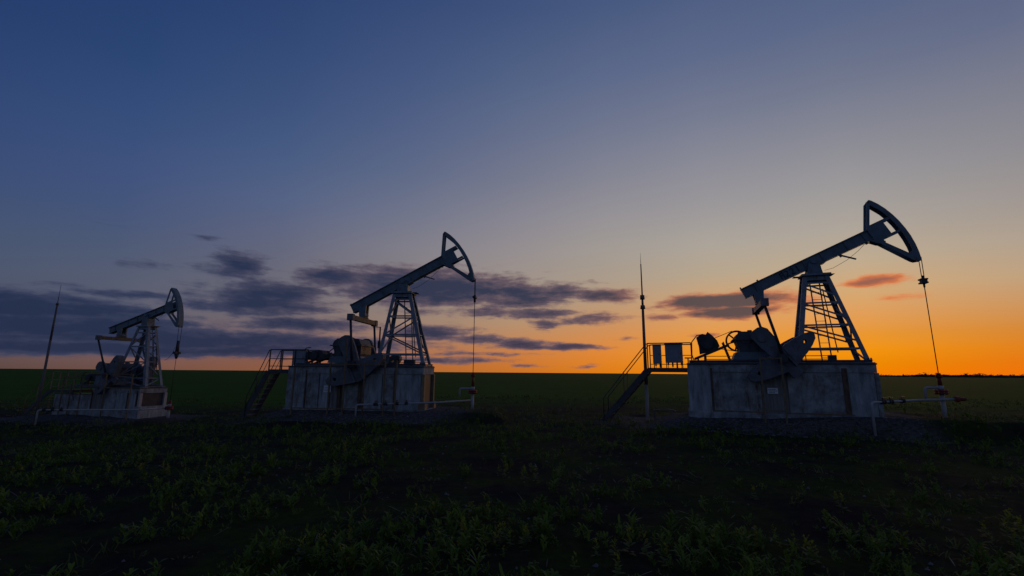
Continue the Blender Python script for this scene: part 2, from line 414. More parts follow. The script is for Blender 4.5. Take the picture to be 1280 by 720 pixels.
def ground_material():
    m = bpy.data.materials.new('dusk_field')
    m.use_nodes = True
    t = m.node_tree; b = t.nodes['Principled BSDF']
    b.inputs['Roughness'].default_value = 0.95
    b.inputs['Specular IOR Level'].default_value = 0.05
    co = t.nodes.new('ShaderNodeTexCoord')
    def noise(scale, detail=8, rough=0.6, st=(1, 1, 1)):
        mp = t.nodes.new('ShaderNodeMapping'); mp.inputs['Scale'].default_value = st
        t.links.new(co.outputs['Object'], mp.inputs[0])
        n = t.nodes.new('ShaderNodeTexNoise'); n.inputs['Scale'].default_value = scale
        n.inputs['Detail'].default_value = detail; n.inputs['Roughness'].default_value = rough
        t.links.new(mp.outputs[0], n.inputs['Vector'])
        return n.outputs['Fac']
    def mr(v, a, b_):
        n = t.nodes.new('ShaderNodeMapRange'); n.inputs['From Min'].default_value = a; n.inputs['From Max'].default_value = b_
        t.links.new(v, n.inputs['Value']); return n.outputs[0]
    def mix(f, a, b_):
        n = t.nodes.new('ShaderNodeMix'); n.data_type = 'RGBA'
        t.links.new(f, n.inputs[0])
        for s, v in ((n.inputs[6], a), (n.inputs[7], b_)):
            if isinstance(v, tuple): s.default_value = (*v, 1)
            else: t.links.new(v, s)
        return n.outputs[2]
    soil = mix(mr(noise(3, 10, 0.7), 0.35, 0.65), (0.010, 0.0085, 0.009), (0.026, 0.021, 0.020))
    grass = mix(mr(noise(6, 10, 0.7), 0.35, 0.65), (0.018, 0.028, 0.006), (0.042, 0.056, 0.012))
    near = mix(mr(noise(0.5, 8, 0.65), 0.42, 0.58), soil, grass)
    crop = mix(mr(noise(0.03, 6, 0.6, (1, 3, 1)), 0.35, 0.65), (0.026, 0.074, 0.002), (0.040, 0.098, 0.003))
    at = t.nodes.new('ShaderNodeAttribute'); at.attribute_name = 'cover'
    sp = t.nodes.new('ShaderNodeSeparateColor'); t.links.new(at.outputs['Color'], sp.inputs[0])
    gravel = mix(mr(noise(9, 12, 0.8), 0.4, 0.6), (0.034, 0.031, 0.030), (0.125, 0.115, 0.108))
    rows = t.nodes.new('ShaderNodeTexWave'); rows.inputs['Scale'].default_value = 0.35; rows.inputs['Distortion'].default_value = 1.5; rows.inputs['Detail'].default_value = 3
    rmp = t.nodes.new('ShaderNodeMapping'); rmp.inputs['Rotation'].default_value = (0, 0, 1.25); t.links.new(co.outputs['Object'], rmp.inputs[0]); t.links.new(rmp.outputs[0], rows.inputs['Vector'])
    crop = mix(mr(rows.outputs['Fac'], 0.0, 1.0), crop, mix(mr(noise(0.25, 10, 0.8, (1, 2, 1)), 0.38, 0.62), (0.010, 0.030, 0.002), (0.046, 0.112, 0.004)))
    c = mix(sp.outputs[0], near, crop)
    c = mix(sp.outputs[1], c, gravel)
    t.links.new(c, b.inputs['Base Color'])
    bp = t.nodes.new('ShaderNodeBump'); bp.inputs['Strength'].default_value = 0.8; bp.inputs['Distance'].default_value = 0.08
    t.links.new(noise(7, 12, 0.75), bp.inputs['Height']); t.links.new(bp.outputs[0], b.inputs['Normal'])
    return m

def axis(dense, step, far, growth=1.13):
    a = list(np.arange(0, dense + 1e-6, step)); s = step
    while a[-1] < far:
        s *= growth; a.append(a[-1] + s)
    return np.array(a)
xa = axis(28, 0.22, 5000); xs = np.concatenate([-xa[::-1][:-1], xa])
yf = axis(30, 0.22, 5500); yb = axis(2, 0.6, 3000, 1.5)
ys = np.concatenate([-yb[::-1][:-1], yf])
X, Y = np.meshgrid(xs, ys)
Z = ground_z(X, Y)
nx, ny = len(xs), len(ys)
me = bpy.data.meshes.new('ground')
idx = np.arange(nx * ny).reshape(ny, nx)
quads = np.stack([idx[:-1, :-1], idx[:-1, 1:], idx[1:, 1:], idx[1:, :-1]], -1).reshape(-1, 4)
me.vertices.add(nx * ny); me.vertices.foreach_set('co', np.stack([X, Y, Z], -1).ravel())
me.loops.add(quads.size); me.loops.foreach_set('vertex_index', quads.ravel())
me.polygons.add(len(quads)); me.polygons.foreach_set('loop_start', np.arange(len(quads)) * 4)
me.update(); me.validate()
me.polygons.foreach_set('use_smooth', np.ones(len(quads), bool))
ca = me.color_attributes.new('cover', 'FLOAT_COLOR', 'POINT')
cropm = smooth(27, 40, Y + 3 * (vnoise(X * 0.2, Y * 0.2, 9) - 0.5) + 0.15 * np.abs(X) * (X > 0))
gm = np.zeros_like(X)
for c, yaw, a, b in ((P_R, YAW_R, -7.4, 1.2), (P_M, YAW_M, -5.6, 2.0), (P_L, YAW_L, -5.6, 1.2)):
    d, _ = rectd(X, Y, c, yaw, a, b, 1.2)
    gm = np.maximum(gm, 1 - smooth(0.7, 2.0, d + 1.2 * (vnoise(X * 1.1, Y * 1.1, 8) - 0.5)))
cols = np.stack([cropm, gm, np.zeros_like(X), np.ones_like(X)], -1)
ca.data.foreach_set('color', cols.ravel())
me.materials.append(ground_material())
g_ = bpy.data.objects.new('ground', me)
scene.collection.objects.link(g_)
g_['kind'] = 'structure'

# ------------------------------------------------------------------ vegetation (nobody could count it)
def leaf_material(name, c0, c1):
    m = bpy.data.materials.new(name); m.use_nodes = True
    t = m.node_tree; b = t.nodes['Principled BSDF']
    b.inputs['Roughness'].default_value = 0.6; b.inputs['Specular IOR Level'].default_value = 0.25
    at = t.nodes.new('ShaderNodeAttribute'); at.attribute_name = 'tint'
    mx = t.nodes.new('ShaderNodeMix'); mx.data_type = 'RGBA'
    t.links.new(at.outputs['Fac'], mx.inputs[0])
    mx.inputs[6].default_value = (*c0, 1); mx.inputs[7].default_value = (*c1, 1)
    t.links.new(mx.outputs[2], b.inputs['Base Color'])
    tr = t.nodes.new('ShaderNodeBsdfTranslucent'); t.links.new(mx.outputs[2], tr.inputs['Color'])
    ms = t.nodes.new('ShaderNodeMixShader'); ms.inputs[0].default_value = 0.35
    t.links.new(b.outputs[0], ms.inputs[1]); t.links.new(tr.outputs[0], ms.inputs[2])
    t.links.new(ms.outputs[0], t.nodes['Material Output'].inputs['Surface'])
    return m
def leaves_mesh(name, base, direc, length, width, droop, tint, material, mid=0.45):
    """each leaf a bent blade of three segments: arrays of shape (n,3)/(n,)"""
    n = len(base)
    d = direc / np.linalg.norm(direc, axis=1, keepdims=True)
    up = np.array([0, 0, 1.0])
    side = np.cross(d, up); side /= np.maximum(np.linalg.norm(side, axis=1, keepdims=True), 1e-6)
    ts = (0.0, 0.4, 0.75, 1.0); ws = (0.35, 1.0, 0.7, 0.0)
    rows = []
    for t, w in zip(ts, ws):
        c = base + d * (length * t)[:, None] + up[None] * (-(droop * length) * t * t)[:, None]
        if w > 0:
            rows.append(c - side * (width * w / 2)[:, None]); rows.append(c + side * (width * w / 2)[:, None])
        else:
            rows.append(c)
    V = np.stack(rows, 1)                       # n,7,3
    q = np.array([[0, 1, 3, 2], [2, 3, 5, 4]]); tr = np.array([4, 5, 6])
    off = (np.arange(n) * 7)[:, None]
    loops = np.concatenate([(off + q[0]), (off + q[1]), (off + tr)], 1).ravel()
    starts = (np.arange(n)[:, None] * 11 + np.array([0, 4, 8])).ravel()
    me = bpy.data.meshes.new(name)
    me.vertices.add(n * 7); me.vertices.foreach_set('co', V.ravel())
    me.loops.add(len(loops)); me.loops.foreach_set('vertex_index', loops)
    me.polygons.add(n * 3); me.polygons.foreach_set('loop_start', starts)
    me.update(); me.validate()
    a = me.attributes.new('tint', 'FLOAT', 'POINT'); a.data.foreach_set('value', np.repeat(tint, 7))
    me.materials.append(material)
    o = bpy.data.objects.new(name, me); scene.collection.objects.link(o)
    return o
def blocked(x, y):
    b = np.zeros(len(x), bool)
    for c, yaw, a, bb in ((P_R, YAW_R, -5.4, 1.9), (P_M, YAW_M, -5.0, 1.9), (P_L, YAW_L, -5.2, 1.7)):
        d, _ = rectd(x, y, c, yaw, a, bb, 1.1)
        b |= d < 0.75
    return b
def scatter(n, y0, y1, power, patch, thr, seed):
    y = y0 + (y1 - y0) * rng.random(n) ** power
    x = (rng.random(n) * 2 - 1) * (y * 1.12 + 3)
    pn = vnoise(x * patch, y * patch, seed) * 0.65 + vnoise(x * patch * 2.7, y * patch * 2.7, seed + 1) * 0.35
    bare = np.exp(-(((x - 4.5) / 6.5) ** 2 + ((y - 10.8) / 2.6) ** 2)) * 0.22 + np.exp(-(((x + 1.0) / 3.5) ** 2 + ((y - 7.6) / 1.3) ** 2)) * 0.10
    k = (pn - bare + 0.10 * rng.standard_normal(n) > thr) & ~blocked(x, y)
    return x[k], y[k], pn[k]

# low leafy weeds in the foreground
x, y, pn = scatter(17000, 3.4, 20, 1.2, 1.1, 0.575, 21)
npl = len(x); k = 18
size = (0.05 + 0.13 * rng.random(npl) ** 1.8) * (0.75 + 0.7 * pn)
pid = np.repeat(np.arange(npl), k)
zz = ground_z(x, y)
ang = rng.random(npl * k) * 2 * pi; tilt = rng.random(npl * k) ** 0.7
hb = (np.tile(np.arange(k) / k, npl)) * size[pid] * 0.9
base = np.stack([x[pid], y[pid], zz[pid] + hb], 1) + rng.standard_normal((npl * k, 3)) * [0.02, 0.02, 0.005]
direc = np.stack([np.cos(ang), np.sin(ang), 0.5 + 1.9 * tilt], 1)
o = leaves_mesh('leafy_weeds', base, direc, size[pid] * (0.45 + 0.5 * rng.random(npl * k)), size[pid] * (0.10 + 0.10 * rng.random(npl * k)), 0.25 + 0.3 * rng.random(npl * k), np.clip(rng.random(npl)[pid] ** 1.5 * 0.75 + 0.25 * rng.random(npl * k), 0, 1), leaf_material('weed_leaf', (0.045, 0.10, 0.008), (0.15, 0.215, 0.022)))
tag(o, 'low leafy weeds scattered over the dark foreground soil', 'weeds', kind='stuff')
# thin grass tufts, near and out to the crop
x, y, pn = scatter(15000, 3.4, 42, 1.3, 0.5, 0.53, 31)
keep = rng.random(len(x)) < smooth(5, 17, y) * 0.8 + 0.2
x, y = x[keep], y[keep]
npl = len(x); k = 8; pid = np.repeat(np.arange(npl), k); zz = ground_z(x, y)
hgt = (0.08 + 0.22 * rng.random(npl) ** 1.6) * (0.8 + y * 0.02)
ang = rng.random(npl * k) * 2 * pi
base = np.stack([x[pid], y[pid], zz[pid] - 0.01], 1) + rng.standard_normal((npl * k, 3)) * [0.05, 0.05, 0]
direc = np.stack([np.cos(ang), np.sin(ang), 0.25 + 2.2 * rng.random(npl * k) ** 1.4], 1)
o = leaves_mesh('grass', base, direc, hgt[pid] * (0.5 + 0.6 * rng.random(npl * k)), 0.008 + 0.0007 * y[pid] + 0.006 * rng.random(npl * k), 0.1 + 0.35 * rng.random(npl * k), rng.random(npl)[pid], leaf_material('grass_blade', (0.045, 0.07, 0.010), (0.16, 0.17, 0.04)))
tag(o, 'thin grass tufts growing across the field around the pumps', 'grass', kind='stuff')
n = 420
y = 3.6 + 14 * rng.random(n); x = (rng.random(n) * 2 - 1) * (y * 1.1 + 2); zz = ground_z(x, y)
ang = rng.random(n) * 2 * pi
o = leaves_mesh('dead_stalks', np.stack([x, y, zz + 0.03], 1), np.stack([np.cos(ang), np.sin(ang), 0.1 + 0.5 * rng.random(n) ** 2], 1), 0.10 + 0.35 * rng.random(n) ** 2, 0.006 + 0.006 * rng.random(n), 0.1 + 0 * x, rng.random(n), leaf_material('straw', (0.12, 0.10, 0.07), (0.34, 0.31, 0.24)))
tag(o, 'pale dead stalks lying on the foreground soil', 'straw', kind='stuff')
# clumps of yellow-green flowering weeds
cx = []; 
for (gx, gy, n_, r_) in ((-0.35, 5.9, 26, 0.55), (-0.8, 7.0, 12, 0.4), (7.7, 6.4, 26, 0.7), (6.6, 6.3, 10, 0.4), (-2.3, 5.7, 10, 0.4), (-7.2, 9.5, 14, 0.8), (-4.6, 8.6, 8, 0.5), (3.1, 6.0, 12, 0.5), (-0.2, 9.6, 8, 0.5), (-9.5, 9.8, 14, 0.9), (4.6, 8.0, 8, .6), (10.8, 9.4, 10, .8), (-3.3, 12, 8, .8), (1.2, 5.5, 9, .4)):
    for _ in range(int(n_ * 0.8)):
        a = random.random() * 2 * pi; q = r_ * math.sqrt(random.random()); cx.append((gx + q * cos(a) * 1.5, gy + q * sin(a)))
cx = np.array(cx); x, y = cx[:, 0], cx[:, 1]; npl = len(x); k = 26; pid = np.repeat(np.arange(npl), k); zz = ground_z(x, y)
hgt = 0.12 + 0.15 * rng.random(npl)
ang = rng.random(npl * k) * 2 * pi; lev = np.tile(np.arange(k) / (k - 1), npl)
base = np.stack([x[pid], y[pid], zz[pid] + lev * hgt[pid]], 1) + rng.standard_normal((npl * k, 3)) * 0.012
direc = np.stack([np.cos(ang), np.sin(ang), 0.3 + 1.5 * lev], 1)
ln = hgt[pid] * (0.46 - 0.30 * lev)
o = leaves_mesh('flowering_weeds', base, direc, ln, ln * 0.45, 0.3 + 0 * lev, np.clip(lev * 1.2 - 0.15, 0, 1), leaf_material('yellow_weed', (0.04, 0.08, 0.012), (0.26, 0.27, 0.018)))
tag(o, 'clumps of taller weeds with yellow-green tops in the foreground', 'weeds', kind='stuff')
# loose stones on the gravel aprons and clods on the bare soil
st = MB()
for (c, yaw, a, b_, n_) in ((P_R, YAW_R, -6.6, 2.6, 420), (P_M, YAW_M, -6.0, 2.8, 260), (P_L, YAW_L, -6.0, 2.0, 120), ((0, 10, 0), 0, -11, 14, 700)):
    for _ in range(n_):
        lx = random.uniform(a, b_); ly = -random.uniform(1.35, 3.2) if yaw else random.uniform(-5.5, 7)
        px = c[0] + cos(yaw) * lx - sin(yaw) * ly; py = c[1] + sin(yaw) * lx + cos(yaw) * ly
        r = random.uniform(0.02, 0.07) if yaw else random.uniform(0.01, 0.045); zc = gz(px, py)
        vs = [(px + r * random.uniform(.6, 1.2) * dx, py + r * random.uniform(.6, 1.2) * dy, zc + r * random.uniform(.4, .9) * dz) for dx, dy, dz in ((1, 0, 0), (0, 1, 0), (-1, 0, 0), (0, -1, 0), (0, 0, 1), (0, 0, -1))]
        st.add(vs, [(0, 1, 4), (1, 2, 4), (2, 3, 4), (3, 0, 4), (1, 0, 5), (2, 1, 5), (3, 2, 5), (0, 3, 5)])
o = st.build('stones', mat('grey_stone', (0.12, 0.115, 0.115), 0.9, var=0.5, vscale=1.0))
tag(o, 'loose stones and clods lying around the pump foundations', 'stones', kind='stuff')

# far wood along the horizon on the right
vs = []; fs = []
for i in range(900):
    a = radians(random.uniform(36.0, 62)); dist = random.uniform(900, 1100)
    if a < radians(41) and random.random() < 0.5: continue
    h = random.uniform(3.0, 5.0) * (1.0 + 0.7 * (random.random() < 0.10)) * (0.6 + 0.5 * float(vnoise(np.float64(a * 60), np.float64(0.5), 2)))
    if a < radians(41): h *= 0.75
    px, py = dist * sin(a), dist * cos(a); w = random.uniform(3, 7)
    for _ in range(22):                               # leaf clumps spread through the crown
        qx = px + random.gauss(0, w * 0.45); qy = py + random.gauss(0, w * .45); qz = h * random.uniform(0.05, 0.92); r = random.uniform(0.5, 1.3)
        o0 = len(vs); t = random.random() * pi
        for m_ in range(3):
            vs.append((qx + r * cos(t + m_ * 2.1), qy + r * sin(t + m_ * 2.1) * 0.7, qz + r * random.uniform(-0.6, 0.6)))
        vs.append((qx, qy, qz + r * 0.8))
        fs += [(o0, o0 + 1, o0 + 3), (o0 + 1, o0 + 2, o0 + 3), (o0 + 2, o0, o0 + 3)]
    o0 = len(vs)                                      # undergrowth mass
    for m_ in range(6): vs.append((px + w * cos(m_ * pi / 3), py + w * sin(m_ * pi / 3), -0.5))
    vs.append((px, py, h * 0.75))
    fs += [(o0 + m_, o0 + (m_ + 1) % 6, o0 + 6) for m_ in range(6)]
me = bpy.data.meshes.new('distant_wood'); me.from_pydata(vs, [], fs); me.materials.append(mat('far_foliage', (0.03, 0.035, 0.02), 0.9, bump=0))
o = bpy.data.objects.new('distant_wood', me); scene.collection.objects.link(o)
tag(o, 'thin dark line of far woodland on the right horizon', 'woodland', kind='stuff')

# ------------------------------------------------------------------ pumpjack
def pumpjack(key, loc, yaw, s, beta, ht, crank_deg, S, woff, oo, bays, label, yL=1.42):
    root = empty('pumpjack', loc, yaw, label, 'oil pump', 'pumpjacks in a row across the field')
    def mb(): return MB(s)
    ca_, sa_ = cos(beta), sin(beta)
    piv = (-oo / s if s != 1 else 0.0, ht + 0.6175)
    if key == 'L': piv = (-0.566, ht + 0.6175)
    sdl = (0.0, piv[1] + (0.566 * math.tan(beta) if key == 'L' else 0.0))
    def B(x, z, y=0.0):                                 # beam coordinates -> local
        return (piv[0] + x * ca_ - z * sa_, y, piv[1] + x * sa_ + z * ca_)
    def B2(x, z):
        p = B(x, z); return (p[0], p[2])
    tx = 0.0
    # ---- tower
    RR_L = 1.58
    RF, RR, W, TL, TW = 1.3094, 0.9236, 0.616, 0.36, 0.30
    tcx = piv[0] * 0.0
    def leg_at(front, near, z):
        t = z / ht
        x0 = RF if front else -RR
        if key == 'L' and not front: x0 = -RR_L
        x1 = TL if front else -TL
        y0 = -W if near else W; y1 = -TW if near else TW
        return Vector((x0 + (x1 - x0) * t, y0 + (y1 - y0) * t, z))
    for front in (True, False):
        for near in (True, False):
            m = mb(); wl = 0.15 if s == 1 else 0.17
            p0, p1 = leg_at(front, near, 0.02), leg_at(front, near, ht)
            d = (p1 - p0).normalized(); u = Vector((0, 1, 0)); u = (u - d * u.dot(d)).normalized(); n = d.cross(u)
            sgn = -1 if near else 1; sf = 1 if front else -1
            # angle iron, its corner on the outside
            m.bar(p0, p1, 0.02, wl, (0, 1, 0))
            q = u * (-sgn * wl / 2); off = n * (wl / 2 * (1 if n.x * sf > 0 else -1))
            m.bar(p0 + q + off, p1 + q + off, wl, 0.022, (0, 1, 0))
            m.box((p0.x - 0.16, p0.y - 0.16, 0.0), (p0.x + 0.16, p0.y + 0.16, 0.035))
            m.build('leg', 'tower', root)
    zl = [0.57, 1.5, 2.4, 3.22]
    if key == 'L': zl = [0.62, 1.7, 2.75, 3.7]
    def brace(a, b, w=0.07):
        m = mb(); m.bar(a, b, 0.012, w, (0, 1, 0)); m.bar(Vector(a) + Vector((0, 0.03, 0)), Vector(b) + Vector((0, 0.03, 0)), 0.06, 0.012, (0, 1, 0))
        m.build('brace', 'tower', root)
    for near in (True, False):
        sy = -0.02 if near else 0.02
        for z in zl:
            brace(leg_at(False, near, z) + Vector((0, sy, 0)), leg_at(True, near, z) + Vector((0, sy, 0)))
        zz_ = [0.0] + zl if bays == 'zigzag_full' else zl
        for i in range(len(zz_) - 1):
            down = True if bays == 'down' else (i % 2 == 0)
            a, b = (zz_[i + 1] - 0.02, zz_[i] + (0.28 if bays == 'down' else 0.05)) if down else (zz_[i] + 0.02, zz_[i + 1] - 0.05)
            brace(leg_at(False, near, a) + Vector((0, sy, 0)), leg_at(True, near, b) + Vector((0, sy, 0)))
    for front in (True, False):
        for z in zl:
            m = mb(); m.bar(leg_at(front, True, z), leg_at(front, False, z), 0.06, 0.06, (1, 0, 0)); m.build('brace', 'tower', root)
        zz_ = [0.05] + zl
        for i in range(len(zz_) - 1):
            n0 = (i % 2 == 0) if front else (i % 2 == 1)
            m = mb(); m.bar(leg_at(front, n0, zz_[i]), leg_at(front, not n0, zz_[i + 1]), 0.05, 0.05, (1, 0, 0)); m.build('brace', 'tower', root)
    xt = leg_at(True, True, ht).x; xr = leg_at(False, True, ht).x
    m = mb(); m.box((xr - 0.14, -0.42, ht - 0.03), (xt + 0.16, 0.42, ht + 0.05)); m.box((xr - .02, -0.30, ht - 0.22), (xt + .02, 0.30, ht - 0.03)); m.build('top_plate', 'tower', root)
    m = mb(); m.box((xt + 0.16, -0.15, ht + 0.03), (xt + 0.34, 0.42, ht + 0.045)); m.build('maintenance_step', 'tower', root)
    m = mb(); m.box((xr - 0.34, 0.1, ht + 0.03), (xr - 0.14, 0.42, ht + 0.05)); m.build('maintenance_step', 'tower', root)
    # bearing saddle
    cx0, cz0 = sdl
    prof = [(cx0 - 0.28, ht + 0.05), (cx0 + 0.28, ht + 0.05), (cx0 + 0.20, cz0 - 0.16), (cx0 + 0.13, cz0 + 0.08), (cx0 - 0.13, cz0 + 0.08), (cx0 - 0.20, cz0 - 0.16)]
    m = mb(); m.prism(prof, -0.27, -0.19); m.prism(prof, 0.19, 0.27)
    m.cyl((cx0, -0.33, cz0 - 0.02), (cx0, 0.33, cz0 - 0.02), 0.12, 18)
    m.box((cx0 - 0.25, -0.189, ht + 0.051), (cx0 + 0.25, 0.189, cz0 - 0.24))
    m.build('beam_bearing', 'steel', root)
    # ladder standing inside the tower
    m = mb(); lx0, lx1 = 0.10, -0.10 + (-0.25 if key == 'L' else 0)
    def lad(w_, z):
        t = z / ht; return Vector((lx0 + w_ + (lx1 - lx0) * t, 0.62 - 0.24 * t, z))
    for w_ in (0.0, 0.34):
        m.bar(lad(w_, 0.0), lad(w_, ht + 0.1), 0.035, 0.045)
    z = 0.25
    while z < ht: m.bar(lad(0, z), lad(0.34, z), 0.018); z += 0.3
    m.build('ladder', 'tower', root)
    m = mb()
    for w_ in (0.62, 0.95): m.bar((w_, 0.40, 0.9 if w_ > .7 else 0.45), (w_ - 0.30 - 0.15 * (w_ > .7), 0.30, ht * 0.86), 0.03, 0.035)
    m.build('cable_conduit', 'dark', root)

    # ---- walking beam, an I-section with stiffeners
    BH = 0.224; x0, x1 = -2.932, 2.42
    m = mb(); fw = 0.17
    def beam_box(xa, xb, za, zb, ya, yb):
        pts = [B2(xa, za), B2(xb, za), B2(xb, zb), B2(xa, zb)]
        m.prism(pts, ya, yb)
    beam_box(x0, x1, BH - 0.035, BH, -fw, fw); beam_box(x0, x1, -BH, -BH + 0.035, -fw, fw)
    beam_box(x0 + .002, x1 - .002, -BH + 0.035, BH - 0.035, -0.105, -0.085); beam_box(x0 + .002, x1 - .002, -BH + 0.035, BH - 0.035, 0.085, 0.105)
    beam_box(x0, x0 + 0.02, -BH + 0.035, BH - 0.035, -0.085, 0.085)
    for xs_ in (-2.4, -1.2, -0.35, 0.35, 1.3, 2.0):
        beam_box(xs_, xs_ + 0.02, -BH + 0.035, BH - 0.035, -fw + 0.02, -0.105); beam_box(xs_, xs_ + 0.02, -BH + 0.035, BH - 0.035, 0.105, fw - 0.02)
    bo = -piv[0] / ca_
    beam_box(bo - 0.35, bo + 0.35, -BH - 0.04, -BH, -0.185, 0.185)
    beam_box(0.95, 1.02, -BH - 0.10, -BH, -0.03, 0.03)
    m.prism([B2(0.93, -BH), B2(1.02, -BH), B2(1.40, -BH - 0.40), B2(1.36, -BH - 0.44)], -0.02, 0.02)
    beam_box(1.98, 2.05, -BH - 0.07, -BH, -0.05, 0.05); beam_box(2.14, 2.2, -BH - 0.05, -BH, -0.05, 0.05)
    beam_box(x0, x0 + 0.05, BH, BH + 0.08, -0.03, 0.03); beam_box(-2.2, -2.14, BH, BH + 0.07, -0.03, 0.03)
    wb = m.build('walking_beam', 'steel', root)
    if key == 'R':
        cu = bpy.data.curves.new('number', 'FONT'); cu.body = 'F221'; cu.size = 0.40; cu.extrude = 0.003; cu.space_character = 1.1
        to = bpy.data.objects.new('tmp', cu); scene.collection.objects.link(to)
        bpy.context.view_layer.update()
        tm = bpy.data.meshes.new_from_object(to.evaluated_get(bpy.context.evaluated_depsgraph_get()))
        bpy.data.objects.remove(to); tm.name = 'painted_number'; tm.materials.clear(); tm.materials.append(MT['ink'])
        to = bpy.data.objects.new('painted_number', tm); scene.collection.objects.link(to); to.parent = wb
        o3 = B(-1.38, -0.15, -0.109)
        to.matrix_local = Matrix(((ca_, -sa_, 0, o3[0]), (0, 0, -1, o3[1]), (sa_, ca_, 0, o3[2]), (0, 0, 0, 1)))
    m = mb()    # thin grease line drooping below the beam
    m.tube([B(1.95, -BH - .02), B(1.6, -BH - 0.16), B(1.1, -BH - 0.30), B(0.5, -BH - 0.36), B(0.2, -BH - 0.30)], 0.008, 5)
    m.build('grease_line', 'cable', root)

    # ---- horse head
    arc_o = [(2.93, 1.262), (2.99, 1.19), (3.11, 0.95), (3.21, 0.66), (3.285, 0.33), (3.33, 0.0), (3.345, -0.35), (3.335, -0.7), (3.29, -1.05), (3.22, -1.38), (3.12, -1.70)]
    arc_i = [(2.82, 1.17), (2.86, 1.04), (2.95, 0.84), (3.05, 0.59), (3.12, 0.29), (3.16, -0.01), (3.175, -0.35), (3.165, -0.69), (3.125, -1.02), (3.06, -1.31), (2.95, -1.65)]
    head = None
    for y0, y1 in ((-0.18, -0.145), (0.145, 0.18)):
        m = mb()
        m.strip([B2(*p) for p in arc_o], [B2(*p) for p in arc_i], y0, y1)
        m.prism([B2(2.93, 1.255), B2(2.80, 1.19), B2(2.22, 0.215), B2(2.34, 0.215), B2(2.44, 0.37), B2(2.83, 1.02), B2(2.90, 1.16)], y0, y1)   # rear post
        m.prism([B2(2.24, 0.214), B2(2.30, 0.33), B2(3.09, 0.33), B2(3.12, 0.22), B2(2.86, 0.214)], y0 + .001, y1 - .001)                                  # upper stay
        m.prism([B2(2.24, 0.213), B2(2.86, 0.213), B2(2.86, -0.30), B2(2.24, -0.30)], y0 + .001, y1 - .001)                                              # cheek
        m.prism([B2(2.24, -0.30), B2(2.86, -0.30), B2(3.16, -0.30), B2(3.16, -0.39), B2(2.24, -0.40)], y0 + .002, y1 - .002)                             # lower stay
        m.prism([B2(2.08, -0.215), B2(2.42, -0.30), B2(2.52, -0.45), B2(2.42, -0.56), B2(2.28, -0.46)], y0 + .003, y1 - .003)
        m.prism([B2(2.40, -0.42), B2(2.47, -0.48), B2(3.04, -1.46), B2(3.02, -1.64), B2(2.90, -1.58), B2(2.34, -0.50)], y0, y1)       # lower brace
        m.prism([B2(2.98, -1.28), B2(3.12, -1.20), B2(3.12, -1.68), B2(2.93, -1.62), B2(2.80, -1.40)], y0 + .001, y1 - .001)
        h_ = m.build('head_frame', 'steel', root)
    m = mb(); m.strip([B2(*p) for p in arc_o], [B2(p[0] - 0.03, p[1] - 0.008) for p in arc_o], -0.144, 0.144)
    m.build('head_arc_plate', 'steel', root)
    for hx_, hz_, hw_ in ((2.5, -0.50, 0.08), (2.89, 1.12, 0.09), (3.02, -1.5, 0.10)):
        m = mb(); m.bar(B(hx_, hz_, -.144), B(hx_, hz_, .144), hw_, hw_, (1, 0, 0)); m.build('head_spacer', 'steel', root)

    # ---- tail bearing and equalizer
    ybx = -2.385 if key != 'L' else -1.86
    yk = B(ybx, -BH); yz = yk[2] - 0.62; yxl = yk[0]
    if key == 'L': yz -= 0.08
    m = mb()
    m.prism([B2(ybx - 0.24, -BH), B2(ybx + 0.20, -BH), (yxl + 0.15, yz + 0.22), (yxl + 0.08, yz + 0.10), (yxl - 0.08, yz + 0.10), (yxl - 0.14, yz + 0.24)], -0.20, -0.12)
    m.prism([B2(ybx - 0.24, -BH), B2(ybx + 0.20, -BH), (yxl + 0.15, yz + 0.22), (yxl + 0.08, yz + 0.10), (yxl - 0.08, yz + 0.10), (yxl - 0.14, yz + 0.24)], 0.12, 0.20)
    m.cyl((yxl, -0.25, yz + 0.27), (yxl, 0.25, yz + 0.27), 0.15, 16)
    m.build('tail_bearing', 'steel', root)
    m = mb(); m.box((yxl - 0.11, -yL, yz - 0.11), (yxl + 0.11, yL, yz + 0.11)); m.box((yxl - 0.14, -0.3, yz + 0.12), (yxl + 0.14, 0.3, yz + 0.16))
    eq = m.build('equalizer', {'R': 'steel', 'M': 'tan', 'L': 'tan2'}[key], root)
    for sg in (-1, 1):
        m = mb(); m.box((yxl - 0.14, sg * (yL + 0.002) - 0.11, yz - 0.15), (yxl + 0.14, sg * (yL + 0.002) + 0.11, yz + 0.15)); m.build('end_cap', 'iron', eq)

    # ---- cranks, counterweights, pitmans
    ph = radians(crank_deg); d2 = (cos(ph), sin(ph)); n2 = (-sin(ph), cos(ph))
    def C2(a, p): return (S[0] + d2[0] * a + n2[0] * p, S[1] + d2[1] * a + n2[1] * p)
    r_pin = 1.03
    hc = (1.00, 1.02); hr = 0.075
    semi_l = [(hc[0] + hr * cos(t), hc[1] + hr * sin(t)) for t in [pi * 0.5 + pi * q / 6 for q in range(7)]]
    semi_r = [(hc[0] + hr * cos(t), hc[1] + hr * sin(t)) for t in [-pi * 0.5 + pi * q / 6 for q in range(7)]]
    half_l = [(hc[0], 0.17), (0.72, 0.17), (0.69, 0.45), (0.71, 0.85), (0.76, 1.22), (0.85, 1.43), (hc[0], 1.46)] + semi_l
    half_r = [(hc[0], 1.46), (1.13, 1.38), (1.27, 1.12), (1.38, 0.80), (1.48, 0.42), (1.54, 0.17), (hc[0], 0.17)] + semi_r
